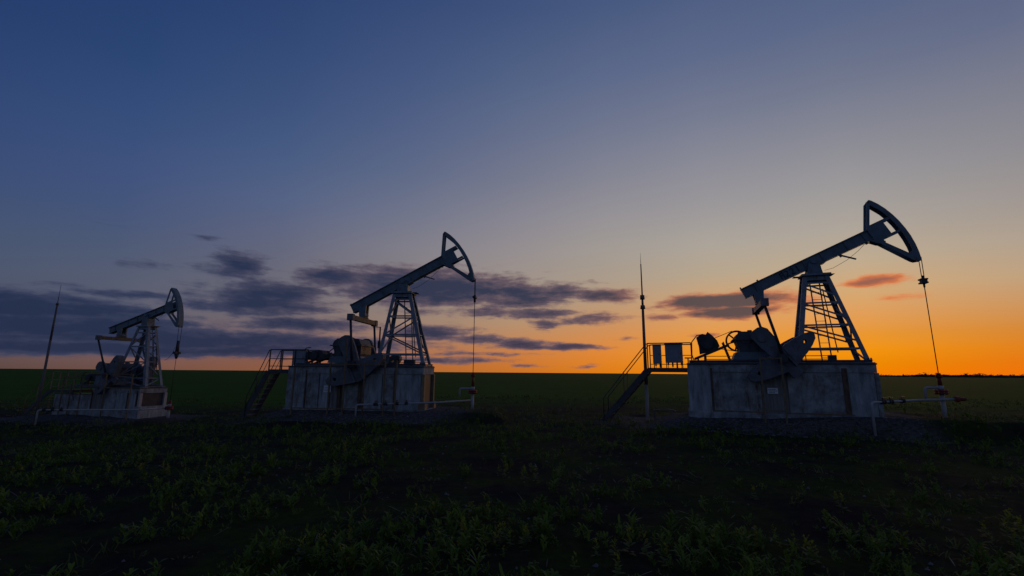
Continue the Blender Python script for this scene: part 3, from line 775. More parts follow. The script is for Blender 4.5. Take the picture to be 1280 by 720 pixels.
    for sg in (-1, 1):
        yc = sg * 1.14
        m = mb()
        pts = [C2(-0.40, -0.08), C2(-0.36, -0.22), C2(-0.22, -0.32), C2(0.3, -0.30), C2(1.2, -0.22), C2(1.86, -0.18), C2(1.86, 0.18), C2(1.2, 0.24), C2(0.3, 0.36), C2(-0.15, 0.38), C2(-0.32, 0.28), C2(-0.40, 0.12)]
        m.prism(pts, yc - 0.07, yc + 0.07)
        m.cyl((S[0], yc - 0.12, S[1]), (S[0], yc + 0.12, S[1]), 0.19, 16)
        for a in (0.55, 0.79, 1.27):
            q = C2(a, 0); m.ring(q, 0.05, 0.085, yc - 0.085, yc + 0.085, seg=14)
        m.build('crank_arm', 'iron', root)
        for side in (1, -1):
            m = mb()
            for hf in (half_l, half_r):
                P = [C2(a + woff, p * side) for a, p in hf]
                if side < 0: P = P[::-1]
                m.prism(P, yc - 0.19, yc + 0.19)
            q1 = C2(0.75 + woff, 0.3 * side); q2 = C2(1.38 + woff, 0.3 * side)
            m.bar((q1[0], yc - 0.2, q1[1]), (q2[0], yc - 0.2, q2[1]), 0.04, 0.07); m.bar((q1[0], yc + 0.2, q1[1]), (q2[0], yc + 0.2, q2[1]), 0.04, 0.07)
            m.build('counterweight', 'iron', root)
        pin = C2(r_pin, 0); yp = sg * (yL)
        m = mb(); m.cyl((yxl, yp, yz - 0.15), (pin[0], yp, pin[1] + 0.12), 0.055, 10); m.box((pin[0] - 0.16, yp - 0.09, pin[1] - 0.16), (pin[0] + 0.16, yp + 0.09, pin[1] + 0.16)); m.cyl((pin[0], yc, pin[1]), (pin[0], yp, pin[1]), 0.09, 12)
        m.build('pitman_arm', 'dark', root)

    # ---- gearbox on its stand
    m = mb(); gx0, gx1 = S[0] - 0.92, S[0] + 0.46; g0 = S[1] - 0.55; gt = S[1] + 0.30
    prof = [(gx0 + 0.12, g0), (gx1, g0), (gx1 + 0.04, g0 + 0.12), (gx1 + 0.04, S[1] + 0.02), (gx1 - 0.10, S[1] + 0.28), (gx1 - 0.30, gt), (gx0 + 0.22, gt), (gx0 + 0.06, gt - 0.12), (gx0 + 0.0, S[1] + 0.05), (gx0 + 0.02, S[1] - 0.10), (gx0 + 0.14, g0 + 0.12)]
    m.prism(prof, -0.62, 0.62)
    m.box((gx0 - 0.10, -0.70, S[1] - 0.06), (gx1 + 0.10, 0.70, S[1] - 0.01))
    for yy in (-0.66, 0.62): 
        m.cyl((S[0], yy, S[1]), (S[0], yy + 0.04, S[1]), 0.27, 18); m.cyl((S[0] - 0.52, yy, S[1]), (S[0] - 0.52, yy + 0.04, S[1]), 0.2, 16)
    m.cyl((S[0], -1.2, S[1]), (S[0], 1.2, S[1]), 0.12, 16)
    m.cyl((S[0] - 0.3, 0, gt), (S[0] - 0.3, 0, gt + 0.10), 0.09, 12)
    for k_ in range(4):
        m.box((gx0 + 0.12 + k_ * 0.33, -0.655, g0), (gx0 + 0.15 + k_ * 0.33, -0.62, S[1] - 0.07))
    gb = m.build('gearbox', 'gear', root)
    m = mb(); m.prism([(gx0 - 0.15, 0.14), (gx1 + 0.2, 0.14), (gx1 + 0.08, g0 - .003), (gx0 - 0.02, g0 - .003)], -0.72, 0.72); m.build('gearbox_stand', 'steel', root)
    # belt pulley with spokes, belts, motor
    pc = (S[0] - 0.74, S[1] + 0.0); py = 0.86
    m = mb(); m.ring(pc, 0.40, 0.47, py - 0.10, py + 0.10, seg=36)
    for k_ in range(6):
        a = k_ * pi / 3 + 0.3; m.bar((pc[0], py, pc[1]), (pc[0] + 0.42 * cos(a), py, pc[1] + 0.42 * sin(a)), 0.07, 0.06)
    m.cyl((pc[0], 0.6, pc[1]), (pc[0], py + 0.12, pc[1]), 0.09, 12)
    m.build('belt_pulley', 'dark', root)
    mz = {'R': 0.86, 'M': 0.50, 'L': 0.62}[key]
    mc = (S[0] - 2.02 + (0.12 if key == 'M' else 0), mz); mr0 = 0.11; mrr = 0.33 if key == 'R' else 0.24
    m = mb()
    m.bar((mc[0] - 0.06, py, mc[1] + mr0), (pc[0] - 0.18, py, pc[1] + 0.45), 0.10, 0.022); m.bar((mc[0] + 0.04, py, mc[1] - mr0), (pc[0] + 0.08, py, pc[1] - 0.47), 0.10, 0.022)
    m.build('drive_belt', 'dark', root)
    m = mb()
    m.cyl((mc[0], -0.42, mc[1]), (mc[0], 0.48, mc[1]), mrr, 20); m.cyl((mc[0], -0.52, mc[1]), (mc[0], -0.42, mc[1]), mrr * 0.8, 20)
    m.cyl((mc[0], 0.48, mc[1]), (mc[0], py + 0.1, mc[1]), 0.06, 10); m.cyl((mc[0], py - 0.1, mc[1]), (mc[0], py + 0.1, mc[1]), mr0, 14)
    for k_ in range(12):
        a = k_ * pi / 6; m.bar((mc[0] + mrr * cos(a), -0.36, mc[1] + mrr * sin(a)), (mc[0] + mrr * cos(a), 0.42, mc[1] + mrr * sin(a)), 0.02, 0.05, (-sin(a), 0, cos(a)))
    if key == 'R':
        m.prism([(mc[0] - 0.40, mc[1] + 0.25), (mc[0] - 0.16, mc[1] + 0.40), (mc[0] - 0.02, mc[1] + 0.36), (mc[0] + 0.06, mc[1] + 0.48), (mc[0] + 0.24, mc[1] + 0.32), (mc[0] + 0.42, mc[1] + 0.10), (mc[0] + 0.50, mc[1] - 0.15), (mc[0] + 0.30, mc[1] - 0.30), (mc[0] - 0.30, mc[1] - 0.46), (mc[0] - 0.32, mc[1] - 0.1)], -0.40, 0.42)
    else:
        m.prism([(mc[0] - 0.50, mc[1] - 0.02), (mc[0] - 0.34, mc[1] + 0.20), (mc[0] + 0.05, mc[1] + 0.16), (mc[0] + 0.12, mc[1] + 0.27), (mc[0] + 0.34, mc[1] + 0.24), (mc[0] + 0.40, mc[1] + 0.10), (mc[0] + 0.66, mc[1] + 0.02), (mc[0] + 0.74, mc[1] - 0.12), (mc[0] + 0.3, mc[1] - 0.22), (mc[0] - 0.38, mc[1] - 0.22)], -0.40, 0.42)
    m.build('motor', 'dark', root)
    m = mb()
    ra, rb_ = (mc[1] - 0.66, mc[1] - 0.08) if key == 'R' else (mc[1] - 0.42, mc[1] + 0.10)
    for yy in (-0.38, 0.38):
        m.bar((mc[0] - 0.50, yy, ra), (mc[0] + 0.86, yy, rb_), 0.07, 0.09); m.bar((mc[0] - 0.38, yy, 0.02), (mc[0] - 0.38, yy, ra + 0.06), 0.07); m.bar((mc[0] - 0.10, yy, 0.02), (mc[0] - 0.10, yy, ra + 0.18), 0.07)
        m.bar((mc[0] + 0.64, yy, rb_ + 0.12), (mc[0] + 0.92, yy, 0.0), 0.05)
    m.bar((mc[0] - 0.50, -0.38, ra), (mc[0] - 0.50, 0.38, ra), 0.07); m.bar((mc[0] + 0.8, -0.38, rb_ - 0.03), (mc[0] + 0.8, 0.38, rb_ - 0.03), 0.07)
    m.build('motor_rail', 'dark', root)
    m = mb(); q0 = mc[0] - 0.5
    gk = (mc[1] + 0.42) / 1.28
    m.tube([(q0 - 0.02, -0.5, 0.02), (q0 - 0.12, -0.5, 0.35 * gk), (q0 - 0.10, -0.5, 0.9 * gk), (q0 + 0.12, -0.5, 1.18 * gk), (q0 + 0.35, -0.5, 1.22 * gk)], 0.022, 6)
    m.build('motor_guard', 'dark', root)
    # brake lever post
    m = mb(); m.bar((S[0] + 0.95, 0.5, 0.1), (S[0] + 0.95, 0.5, 1.95 if key == 'M' else 0.85), 0.06); 
    if key == 'M': m.bar((S[0] + 0.55, 0.5, 1.95), (S[0] + 0.98, 0.5, 1.95), 0.03); m.box((S[0] + 0.89, 0.42, 0.9), (S[0] + 1.02, 0.58, 1.25))
    m.build('brake_lever', 'dark', root)
    # skid
    m = mb(); sk0 = mc[0] - 0.75
    for yy in (-0.62, 0.62):
        m.box((sk0, yy - 0.10, 0.10), (1.42, yy + 0.10, 0.125)); m.box((sk0, yy - 0.10, 0.0), (1.42, yy + 0.10, 0.02)); m.box((sk0, yy - 0.012, 0.02), (1.42, yy + 0.012, 0.10))
    for xx in (sk0 + 0.1, S[0] - 1.1, S[0] + 0.9, 0.2, 1.3): m.box((xx, -0.52, 0.02), (xx + 0.1, 0.52, 0.098))
    for xx in (1.18, 1.30, 1.38): m.cyl((xx, -0.66, 0.1), (xx, -0.66, 0.2), 0.03, 8); 
    m.build('skid_frame', 'iron', root)

    # ---- bridle, carrier bar, polished rod
    tip = B2(3.12, -1.66); xr_ = tip[0] + 0.03
    zc = tip[1] - {'R': 0.72, 'M': 0.85, 'L': 1.75}[key]
    for yy in (-0.11, 0.11):
        m = mb(); m.cyl((xr_, yy, tip[1] + 0.1), (xr_, yy * 0.9, zc), 0.014, 8); m.build('bridle_cable', 'cable', root)
    m = mb()
    if key == 'R':
        m.cyl((xr_, 0, zc + 0.10), (xr_, 0, zc - 0.36), 0.05, 10, 0.03)
        for dz, hw_ in ((0.04, 0.11), (0.18, 0.11)):
            m.box((xr_ - hw_, -0.12, zc - dz - 0.03), (xr_ + hw_, 0.17, zc - dz + 0.02))
        m.box((xr_ - 0.09, -0.1, zc - 0.18), (xr_ + 0.09, 0.1, zc - 0.06))
    elif key == 'M':
        m.cyl((xr_, 0, zc + 0.1), (xr_, 0, zc - 0.25), 0.055, 10); m.box((xr_ - 0.08, -0.2, zc - 0.05), (xr_ + 0.08, 0.2, zc + 0.04))
    else:
        m.box((xr_ - 0.11, -0.2, zc - 0.1), (xr_ + 0.11, 0.2, zc + 0.06)); m.cyl((xr_, 0, zc + 0.8), (xr_, 0, zc - 0.1), 0.09, 10, 0.12); m.cyl((xr_, 0, zc - 0.1), (xr_, 0, zc - 0.42), 0.14, 10, 0.06)
        m.tube([(xr_ - 0.1, -0.1, zc + 0.35), (xr_ - 0.22, -0.14, zc - 0.1), (xr_ - 0.48, -0.2, zc - 0.42), (xr_ - 0.66, -0.25, zc - 0.52)], 0.012, 5)
    m.build('carrier_bar', 'dark', root)
    zb = {'R': -0.42, 'M': -0.35, 'L': -0.9}[key]
    m = mb(); m.cyl((xr_, 0, zc), (xr_, 0, zb), 0.016 if key != 'L' else 0.014, 8); m.build('polished_rod', 'cable', root)
    M = Matrix.Translation(loc) @ Matrix.Rotation(yaw, 4, 'Z')
    return root, M, (xr_ * s, zb * s)

def world_pt(M, p): return M @ Vector(p)

SC_L = 0.75
pr, MR_, rodR = pumpjack('R', P_R, YAW_R, 1.0, radians(24.40), 3.5646, -53, (-2.25, 1.0), 0.0, 0, 'down', 'largest pumpjack on the right, its counterweights and head dark against the orange glow')
pm, MM_, rodM = pumpjack('M', P_M, YAW_M, 1.0, radians(28.40), 3.5646, -64, (-2.25, 1.0), 0.30, 0, 'zigzag', 'middle pumpjack with its beam tilted steepest and a plain tan equalizer bar')
pl, ML_, rodL = pumpjack('L', P_L, YAW_L, SC_L, radians(17.06), 4.1367, -30, (-2.0, 1.3), 0.0, 0.566, 'zigzag_full', 'smallest, farthest left pumpjack seen partly from its front')

# ------------------------------------------------------------------ foundations
def foundation(key, M_loc, yaw, s, label):
    root = empty('pump_foundation', M_loc, yaw, label, 'foundation', 'concrete foundations under the pumpjacks')
    def mb(): return MB(s)
    X0, X1 = -5.17, 1.45
    zb = -2.75 if key != 'L' else -2.5
    zp = -1.95 if key != 'L' else -1.5       # top of plinth
    if key == 'L': Xs = -2.75
    else: Xs = -4.2
    m = mb(); m.box((Xs, -0.84, zp), (X1 - 0.10, 0.84, -0.36)); m.build('core_wall', 'concrete3', root)
    # cap and deck
    m = mb(); m.box((Xs - 0.02, -0.93, -0.36), (X1 - 0.02, 0.93, -0.06)); m.build('cap_beam', 'concrete', root)
    m = mb(); m.box((X0 + 0.05, -0.96, -0.06), (X1 - 0.0, 0.96, -0.002)); m.build('deck_plate', 'tread', root)
    # wall panels
    if key == 'R': xs_ = [(-4.18, -3.272, 'concrete'), (-3.266, -2.42, 'concrete'), (-2.412, -1.48, 'concrete3'), (-1.472, -0.344, 'concrete'), (-0.338, 0.33, 'concrete'), (0.50, 1.33, 'concrete2')]
    elif key == 'M': xs_ = [(-4.18, -3.55, 'concrete'), (-3.50, -3.0, 'concrete2'), (-2.95, -2.62, 'concrete3'), (-2.38, -1.62, 'concrete'), (-1.4, -0.52, 'concrete2'), (-0.48, 0.05, 'concrete'), (0.09, 1.32, 'concrete2')]
    else: xs_ = [(-2.7, -1.6, 'concrete3'), (-1.56, -0.6, 'concrete'), (-0.56, 0.4, 'concrete2'), (0.44, 1.2, 'concrete2')]
    for a, b, mt in xs_:
        for sg in (-1, 1):
            m = mb(); y0, y1 = sorted((sg * 0.845, sg * 0.90))
            m.box((a, y0, zp + 0.003), (b, y1, -0.363)); m.box((a + 0.05, *sorted((sg * 0.90, sg * 0.915))[:1], zp + 0.12), (b - 0.05, max(sg * 0.90, sg * 0.915), -0.48)) if False else None
            m.build('wall_panel', mt, root)
    # rear (tail) block
    if key != 'L':
        m = mb(); m.box((X0 + 0.06, -0.90, zp), (Xs - 0.03, 0.90, -0.06)); m.build('tail_block', 'concrete2' if key == 'R' else 'concrete', root)
    else:
        m = mb(); m.box((-6.3, -0.85, -2.2), (Xs - 0.03, 0.85, -0.55)); m.build('tail_block', 'concrete', root)
    if key == 'R':
        m = mb(); m.box((1.345, -0.90, zp + 0.003), (X1 + 0.04, 0.90, -0.363)); m.build('end_block', 'concrete', root)
    # plinth
    m = mb()
    xp0 = X0 if key != 'L' else Xs
    m.prism([(xp0, zb), (X1 + 0.13, zb), (X1 + 0.13, zp + 0.0), (xp0, zp + 0.0)], -1.0, 1.0); m.build('plinth', 'concrete', root)
    m = mb(); m.box((X1 - 0.099, -0.735, zp + 0.31), (X1 - 0.085, 0.735, -0.37)); m.build('recess_shade', 'dark', root)  # thin dark sheet over the concrete, paints in the shade of the end recess
    # end: columns and foot blocks
    for sg in ((-1, 1) if key != 'R' else ()):
        m = mb(); y0, y1 = sorted((sg * 0.93, sg * 0.74)); m.box((X1 - 0.098, y0, zp + 0.3), (X1 + 0.04, y1, -0.363)); m.build('corner_column', 'tan' if key == 'M' else ('white' if key == 'L' else 'concrete'), root)
        if key != 'R':
            y0, y1 = sorted((sg * 0.99, sg * 0.62)); m = mb(); m.box((X1 - 0.20, y0, zp + 0.002), (X1 + 0.12, y1, zp + 0.30)); m.build('foot_block', 'tan' if key == 'M' else 'concrete2', root)
    if key == 'L':
        m = mb(); m.box((X1 + 0.13, -1.0, zb), (X1 + 0.16, 1.0, zp + 0.02)); m.box((X1 - 0.09, -0.60, zp + 0.002), (X1 + 0.12, 0.60, zp + 0.28)); m.build('foot_slab', 'concrete2', root)
    # rusty pilasters bolted to the near face
    px_ = {'R': [(-4.22, 0.07), (0.33, 0.17)], 'M': [(-4.2, 0.05), (-2.58, 0.12), (-1.58, .10), (0.06, 0.05)], 'L': [(-2.74, .06), (0.42, .05), (1.22, .06)]}[key]
    for a, w in px_:
        m = mb(); m.box((a, -0.955, zp + 0.02), (a + w, -0.903, -0.2)); m.build('steel_strap', 'rust', root)
    return root
foundation('R', P_R, YAW_R, 1.0, 'long concrete foundation under the right pumpjack on a gravel mound')
foundation('M', P_M, YAW_M, 1.0, 'panelled concrete foundation with ochre corner columns under the middle pumpjack')
foundation('L', P_L, YAW_L, SC_L, 'low foundation with white corner columns under the left pumpjack')

# ------------------------------------------------------------------ crank guard fences
def guard(key, loc, yaw, s, posts, zlo, rails, label, y=-1.66, mt='tan'):
    root = empty('guard_fence', loc, yaw, label, 'guard fence', 'guard fences beside the cranks')
    for (x, z1) in posts:
        m = MB(s); m.bar((x, y, zlo), (x, y, z1), 0.06); m.build('post', mt, root)
    for (xa, xb, z) in rails:
        m = MB(s); m.bar((xa, y, z), (xb, y, z), 0.04, 0.05); m.build('rail', mt, root)
    return root
guard('R', P_R, YAW_R, 1.0, [(-2.45, 0.2), (-1.74, 0.2)], -2.35, [(-2.42, -1.77, 0.16), (-2.42, -1.77, -1.80), (-4.25, -2.48, -1.86), (-1.71, 0.4, -1.86)], 'narrow ochre guard frame standing before the right foundation', mt='tan2')
guard('M', P_M, YAW_M, 1.0, [(-4.35, -0.1), (-2.66, 0.1), (-1.98, 1.25), (-1.05, .12), (-0.12, 0.25), (0.40, 0.25)], -2.3, [(-2.63, -2.01, 0.06), (-1.95, -0.15, 0.06), (-4.32, -2.69, -1.88), (-2.63, -0.15, -1.88)], 'ochre guard fence of many posts along the middle foundation', mt='tan2')
guard('L', P_L, YAW_L, SC_L, [(-4.4, 0.7), (-3.62, 0.2), (-2.7, 0.95), (-0.62, 0.90), (1.62, 0.90)], -2.0, [(-4.4, -2.7, 0.7), (-2.7, -0.62, 0.90), (-0.62, 1.62, 0.87), (-0.62, 1.62, 0.0), (-2.7, -0.62, 0.1)], 'ochre guard fence with two rails in front of the left pumpjack', mt='tan2')

# low railing along the far edge of the right and middle decks
def low_rail(loc, yaw, s, segs, label):
    root = empty('deck_railing', loc, yaw, label, 'railing', 'low railings on the far deck edges')
    for (xa, xb) in segs:
        for z in (0.34, 0.20):
            m = MB(s); m.bar((xa, 0.9, z), (xb, 0.9, z), 0.03); m.build('rail', 'dark', root)
        n = max(1, int((xb - xa) / 0.7)); 
        for k in range(n + 1):
            m = MB(s); x = xa + (xb - xa) * k / n; m.bar((x, 0.9, 0.002), (x, 0.9, 0.36), 0.035); m.build('post', 'dark', root)
low_rail(P_R, YAW_R, 1.0, [(-4.3, -3.0), (-1.4, 0.55)], 'low dark railing on the deck behind the right gearbox')
low_rail(P_M, YAW_M, 1.0, [(-0.5, 1.2), (-4.0, -3.1)], 'low dark railing on the deck under the middle tower')

# boxes standing on the decks by the tower feet
def deck_box(loc, yaw, s, x, y, w, h, label):
    root = empty('control_box', (loc[0] + cos(yaw) * x * s - sin(yaw) * y * s, loc[1] + sin(yaw) * x * s + cos(yaw) * y * s, loc[2]), yaw, label, 'control box', None)
    m = MB(s); m.box((-w / 2, -0.12, 0.06), (w / 2, 0.12, h)); m.build('case', 'dark', root)
    m = MB(s); m.box((-w / 2 + 0.02, -0.10, 0.0), (-w / 2 + 0.06, 0.10, 0.06)); m.box((w / 2 - 0.06, -0.10, 0.0), (w / 2 - 0.02, 0.10, 0.06)); m.build('foot', 'dark', root)
deck_box(P_R, YAW_R, 1.0, 0.35, 0.2, 0.26, 0.34, 'small dark box on the deck inside the right tower')
deck_box(P_M, YAW_M, 1.0, 0.55, -0.3, 0.5, 0.30, 'small dark box on the deck inside the middle tower')

# ------------------------------------------------------------------ access platforms with stairs
def arrow3(a, b): return Vector(a), Vector(b)
def platform(key, loc, yaw, s, x0, x1, zd, ya, yb, rail_h, stair_len, label, mt='tread', rail_mt='dark', extra_rail=True):
    root = empty('access_platform', loc, yaw, label, 'platform', 'stair platforms at the tail ends')
    def mb(): return MB(s)
    m = mb(); m.box((x0, ya, zd - 0.14), (x1, yb, zd)); m.box((x0 + .02, ya - 0.03, zd - 0.17), (x1 - .02, ya - .001, zd + 0.02)); m.build('deck', mt, root)
    m = mb()
    for xx in (x0 + 0.08,):
        for yy in (ya + 0.05, yb - 0.05):
            m.bar((xx, yy, -2.9), (xx, yy, zd - 0.14), 0.0001)
    zg = stair_len[1]
    # stringers and treads
    xs0, xs1 = x0 - stair_len[0], x0
    for yy in (ya + 0.03, yb - 0.03):
        m = mb(); m.bar((xs1, yy, zd - 0.08), (xs0, yy, zg), 0.04, 0.24); m.build('stringer', mt, root)
    nst = 9
    for k in range(nst):
        t = (k + 0.6) / nst; xx = xs1 + (xs0 - xs1) * t; zz_ = zd - 0.06 + (zg - zd + 0.06) * t
        m = mb(); m.box((xx - 0.13, ya + 0.05, zz_ - 0.015), (xx + 0.11, yb - 0.05, zz_ + 0.015)); m.build('tread', mt, root)
    # stair handrails
    for yy in (ya, yb):
        m = mb(); xt_, zt_ = xs0 + 0.10, zg + rail_h
        m.tube([(xs1 + 0.15, yy, zd + rail_h), (xs1 - 0.02, yy, zd + rail_h - 0.03), (xt_, yy, zt_), (xt_, yy, zg + 0.05)], 0.022, 6)
        if extra_rail: m.tube([(xs1, yy, zd + rail_h * 0.5), (xt_, yy, zt_ - rail_h * 0.5)], 0.014, 6)
        m.bar((xs1 + (xs0 - xs1) * .5, yy, zd + (zg - zd) * .5), (xs1 + (xs0 - xs1) * .5, yy, zd + (zg - zd) * .5 + rail_h * 0.98), 0.03)
        m.build('handrail', rail_mt, root)
    # platform railing: near, far and one end
    for yy in (ya, yb):
        n = 3; xx0, xx1 = x0 + 0.04, x1 - 0.05
        for z in ((rail_h, rail_h * 0.55, rail_h * 0.18) if not (key == 'R' and yy == ya) else (rail_h,)):
            m = mb(); m.bar((xx0, yy, zd + z), (xx1, yy, zd + z), 0.03 if z < rail_h else 0.045); m.build('rail', rail_mt, root)
        for k in range(n + 1 if key != 'R' else 2):
            x = xx0 + (xx1 - xx0) * k / (n if key != 'R' else 1)
            m = mb(); m.bar((x, yy, zd), (x, yy, zd + rail_h), 0.045); m.build('post', rail_mt, root)
    for yy in (ya + 0.1, yb - 0.1):
        m = mb(); m.bar((x1 - 0.25, yy, zd - 0.12), (x1 + (0.0 if key != 'L' else 0.0), yy, zd - 0.7), 0.05); m.build('support_strut', mt, root)
    return root
platform('R', P_R, YAW_R, 1.0, -6.75, -4.86, -0.22, -0.72, 0.50, 1.08, (2.05, -2.62), 'steel stair platform at the right pump with cabinets on its railing', extra_rail=False)
platform('M', P_M, YAW_M, 1.0, -6.35, -4.35, -0.20, -0.55, 0.35, 0.96, (1.05, -2.45), 'steel stair platform with open treads at the middle pump')
platform('L', P_L, YAW_L, SC_L, -6.75, -4.45, -0.25, -0.95, 0.45, 1.25, (2.3, -2.1), 'faint ochre-railed stair platform at the far left pump', rail_mt='tan')

def cabinet(loc, yaw, s, x0, x1, y0, y1, z0, z1, zd, label, tilt=0.0):
    root = empty('electrical_cabinet', world_pt(Matrix.Translation(loc) @ Matrix.Rotation(yaw, 4, 'Z'), (s * (x0 + x1) / 2, s * (y0 + y1) / 2, s * zd)), yaw, label, 'cabinet', 'electrical cabinets on the stair platforms')
    w = (x1 - x0) / 2; d = (y1 - y0) / 2
    m = MB(s); m.box((-w, -d, z0 - zd), (w, d, z1 - zd)); m.box((-w - 0.02, -d - 0.03, z1 - zd), (w + 0.02, d + 0.02, z1 - zd + 0.025)); m.build('case', 'cab', root)
    m = MB(s); m.box((-w + 0.03, -d - 0.014, z0 - zd + 0.03), (w - 0.03, -d - .001, z1 - zd - 0.03)); dr = m.build('door', 'cab', root)
    m = MB(s); m.box((w - 0.10, -d - 0.035, (z0 + z1) / 2 - zd - 0.05), (w - 0.08, -d - 0.0145, (z0 + z1) / 2 - zd + 0.05)); m.build('handle', 'dark', dr)
    n = 2 if w < 0.25 else 4
    for k in range(n):
        xx = -w + 2 * w * (k + 0.6) / n; m = MB(s); ln = 0.10 + 0.07 * ((k * 7) % 3)
        m.cyl((xx, 0, z0 - zd), (xx, 0, z0 - zd - ln), 0.035, 8); m.cyl((xx, 0, z0 - zd - ln), (xx, 0, 0), 0.014, 6); m.build('cable_gland', 'dark', root)
    for xx in (-w + 0.03, w - 0.03):
        m = MB(s); m.bar((xx, d - 0.04, 0.0), (xx, d - 0.04, z0 - zd), 0.04); m.build('leg', 'dark', root)
cabinet(P_R, YAW_R, 1.0, -6.50, -6.14, -0.60, -0.35, -0.02, 0.80, -0.22, 'narrow grey cabinet, left of the two on the right platform')
cabinet(P_R, YAW_R, 1.0, -5.98, -5.26, -0.60, -0.33, 0.02, 0.82, -0.22, 'wide grey cabinet, right of the two on the right platform')
cabinet(P_M, YAW_M, 1.0, -5.16, -4.55, -0.52, -0.25, 0.02, 0.74, -0.20, 'square blue-grey cabinet on the middle pump platform')
# small post lamp / push-button stand at the platform end
root = empty('switch_stand', world_pt(MR_, (-5.06, -0.45, -0.22)), YAW_R, 'thin switch stand on the right platform beside the wide cabinet', 'switch stand')
m = MB(); m.bar((0, 0, 0), (0, 0, 0.42), 0.05); m.build('post', 'dark', root)
m = MB(); m.box((-0.13, -0.05, 0.42), (0.13, 0.05, 0.47)); m.build('head_plate', 'dark', root)

# ------------------------------------------------------------------ warning signs
def sign(M, yaw, x, y, z, w, h, label, s=1.0):
    root = empty('warning_sign', world_pt(M, (x * s, y * s, z * s)), yaw, label, 'sign')
    m = MB(s); m.box((-w / 2, -0.012, -h / 2), (w / 2, 0.0, h / 2)); m.build('plate', 'sign', root)
    m = MB(s)
    for k, (a, b) in enumerate(((0.08, 0.80), (0.10, 0.92), (0.12, 0.70))):
        zt = h / 2 - h * (0.27 + 0.25 * k); xx = -w / 2 + w * a
        while xx < -w / 2 + w * b:
            wd = w * random.uniform(0.05, 0.12); m.box((xx, -0.015, zt - 0.012), (min(xx + wd, w / 2 - 0.02), -0.0121, zt + 0.012)); xx += wd + w * 0.03
    m.build('lettering', 'ink', root)
sign(MR_, YAW_R, -2.02, -0.93, -1.08, 0.36, 0.22, 'small white sign on the right foundation behind the guard frame')
sign(MM_, YAW_M, -3.10, -0.93, -1.06, 0.34, 0.30, 'small white sign on the middle foundation wall')

# ------------------------------------------------------------------ lightning masts
def mast(x, y, z0, parts, label, mats):
    root = empty('lightning_mast', (x, y, z0), 0, label, 'mast', 'thin masts beside the pumps')
    for (nm, a, b, ra, rb, mt) in parts:
        m = MB(); m.cyl((0, 0, a), (0, 0, b), ra, 12, rb); m.build(nm, mt, root)
mx, my = 6.10, 21.0
zg = gz(mx, my)
mast(mx, my, 0, [('lower_pole', zg - 0.3, 1.6, 0.085, 0.08, 'mastwhite'), ('pole', 1.602, 5.05, 0.08, 0.06, 'mast'), ('collar', 5.052, 5.22, 0.12, 0.10, 'mast'), ('middle_pole', 5.222, 5.50, 0.055, 0.05, 'mast'), ('collar', 5.502, 5.70, 0.11, 0.10, 'mast'), ('upper_pole', 5.702, 7.2, 0.035, 0.025, 'mast'), ('rod_tip', 7.202, 7.75, 0.012, 0.004, 'mast')], 'tall two-collared lightning mast standing behind the right stair platform', None)
mx, my = -21.42, 21.25
zg = gz(mx, my)
mast(mx, my, 0, [('pole', zg - 0.3, 3.4, 0.06, 0.045, 'mast'), ('middle_pole', 3.402, 5.05, 0.045, 0.035, 'mast'), ('collar', 5.052, 5.15, 0.06, 0.05, 'mast'), ('rod_tip', 5.152, 6.03, 0.014, 0.006, 'mast')], 'thin plain mast at the far left of the field', None)

# ------------------------------------------------------------------ wellheads and white flow pipes
def bend(p0, p1, p2, r, n=5):
    """rounded corner points at p1"""
    p0, p1, p2 = map(Vector, (p0, p1, p2)); a = p1 + (p0 - p1).normalized() * r; b = p1 + (p2 - p1).normalized() * r
    return [tuple((1 - t) ** 2 * a + 2 * t * (1 - t) * p1 + t * t * b) for t in [k / n for k in range(n + 1)]]
def pipe_path(pts, r=0.10):
    out = [pts[0]]
    for i in range(1, len(pts) - 1): out += bend(pts[i - 1], pts[i], pts[i + 1], r)
    return out + [pts[-1]]
def wellhead(key, M, yaw, s, rod, z_red, z_pipe, label):
    """z in pump coordinates (scaled)"""
    p = world_pt(M, (rod[0], 0, 0)); g = gz(p.x, p.y)
    root = empty('wellhead', (p.x, p.y, g), yaw, label, 'wellhead', 'wellheads in front of the pumps')
    top = M.translation.z + rod[1] - g; zr = M.translation.z + z_red - g; zp = M.translation.z + z_pipe - g
    w = s ** 0.5
    m = MB(); m.cyl((0, 0, -0.2), (0, 0, zr), 0.072 * w, 14); m.build('casing', 'white', root)
    m = MB(); m.cyl((0, 0, zr), (0, 0, zr + 0.06), 0.20 * w, 18); m.cyl((0, 0, zr + 0.07), (0, 0, zr + 0.14), 0.20 * w, 18)
    for k in range(6):
        a = k * pi / 3; m.cyl((0.16 * w * cos(a), 0.16 * w * sin(a), zr - 0.03), (0.16 * w * cos(a), 0.16 * w * sin(a), zr + 0.17), 0.02, 6)
    m.build('flange', 'red', root)
    m = MB(); m.cyl((0, 0, zr + 0.14), (0, 0, zr + 0.30), 0.09 * w, 12); m.build('tee', 'white', root)
    m = MB(); m.cyl((0, 0, zr + 0.30), (0, 0, top), 0.065 * w, 12, 0.055 * w); m.cyl((0, 0, top - 0.10), (0, 0, top), 0.10 * w, 12); m.cyl((0, 0, top), (0, 0, top + 0.07), 0.06, 10); m.build('stuffing_box', 'red', root)
    return root, p, g, top, zr, zp
wR = wellhead('R', MR_, YAW_R, 1.0, rodR, -1.10, -1.33, 'wellhead with red flange at the far right under the leaning rod')
wM = wellhead('M', MM_, YAW_M, 1.0, rodM, -1.22, -1.40, 'wellhead with red flange between the middle foundation and the mast')
wL = wellhead('L', ML_, YAW_L, SC_L, rodL, -1.05, -1.2, 'small red and white wellhead in front of the left pump')

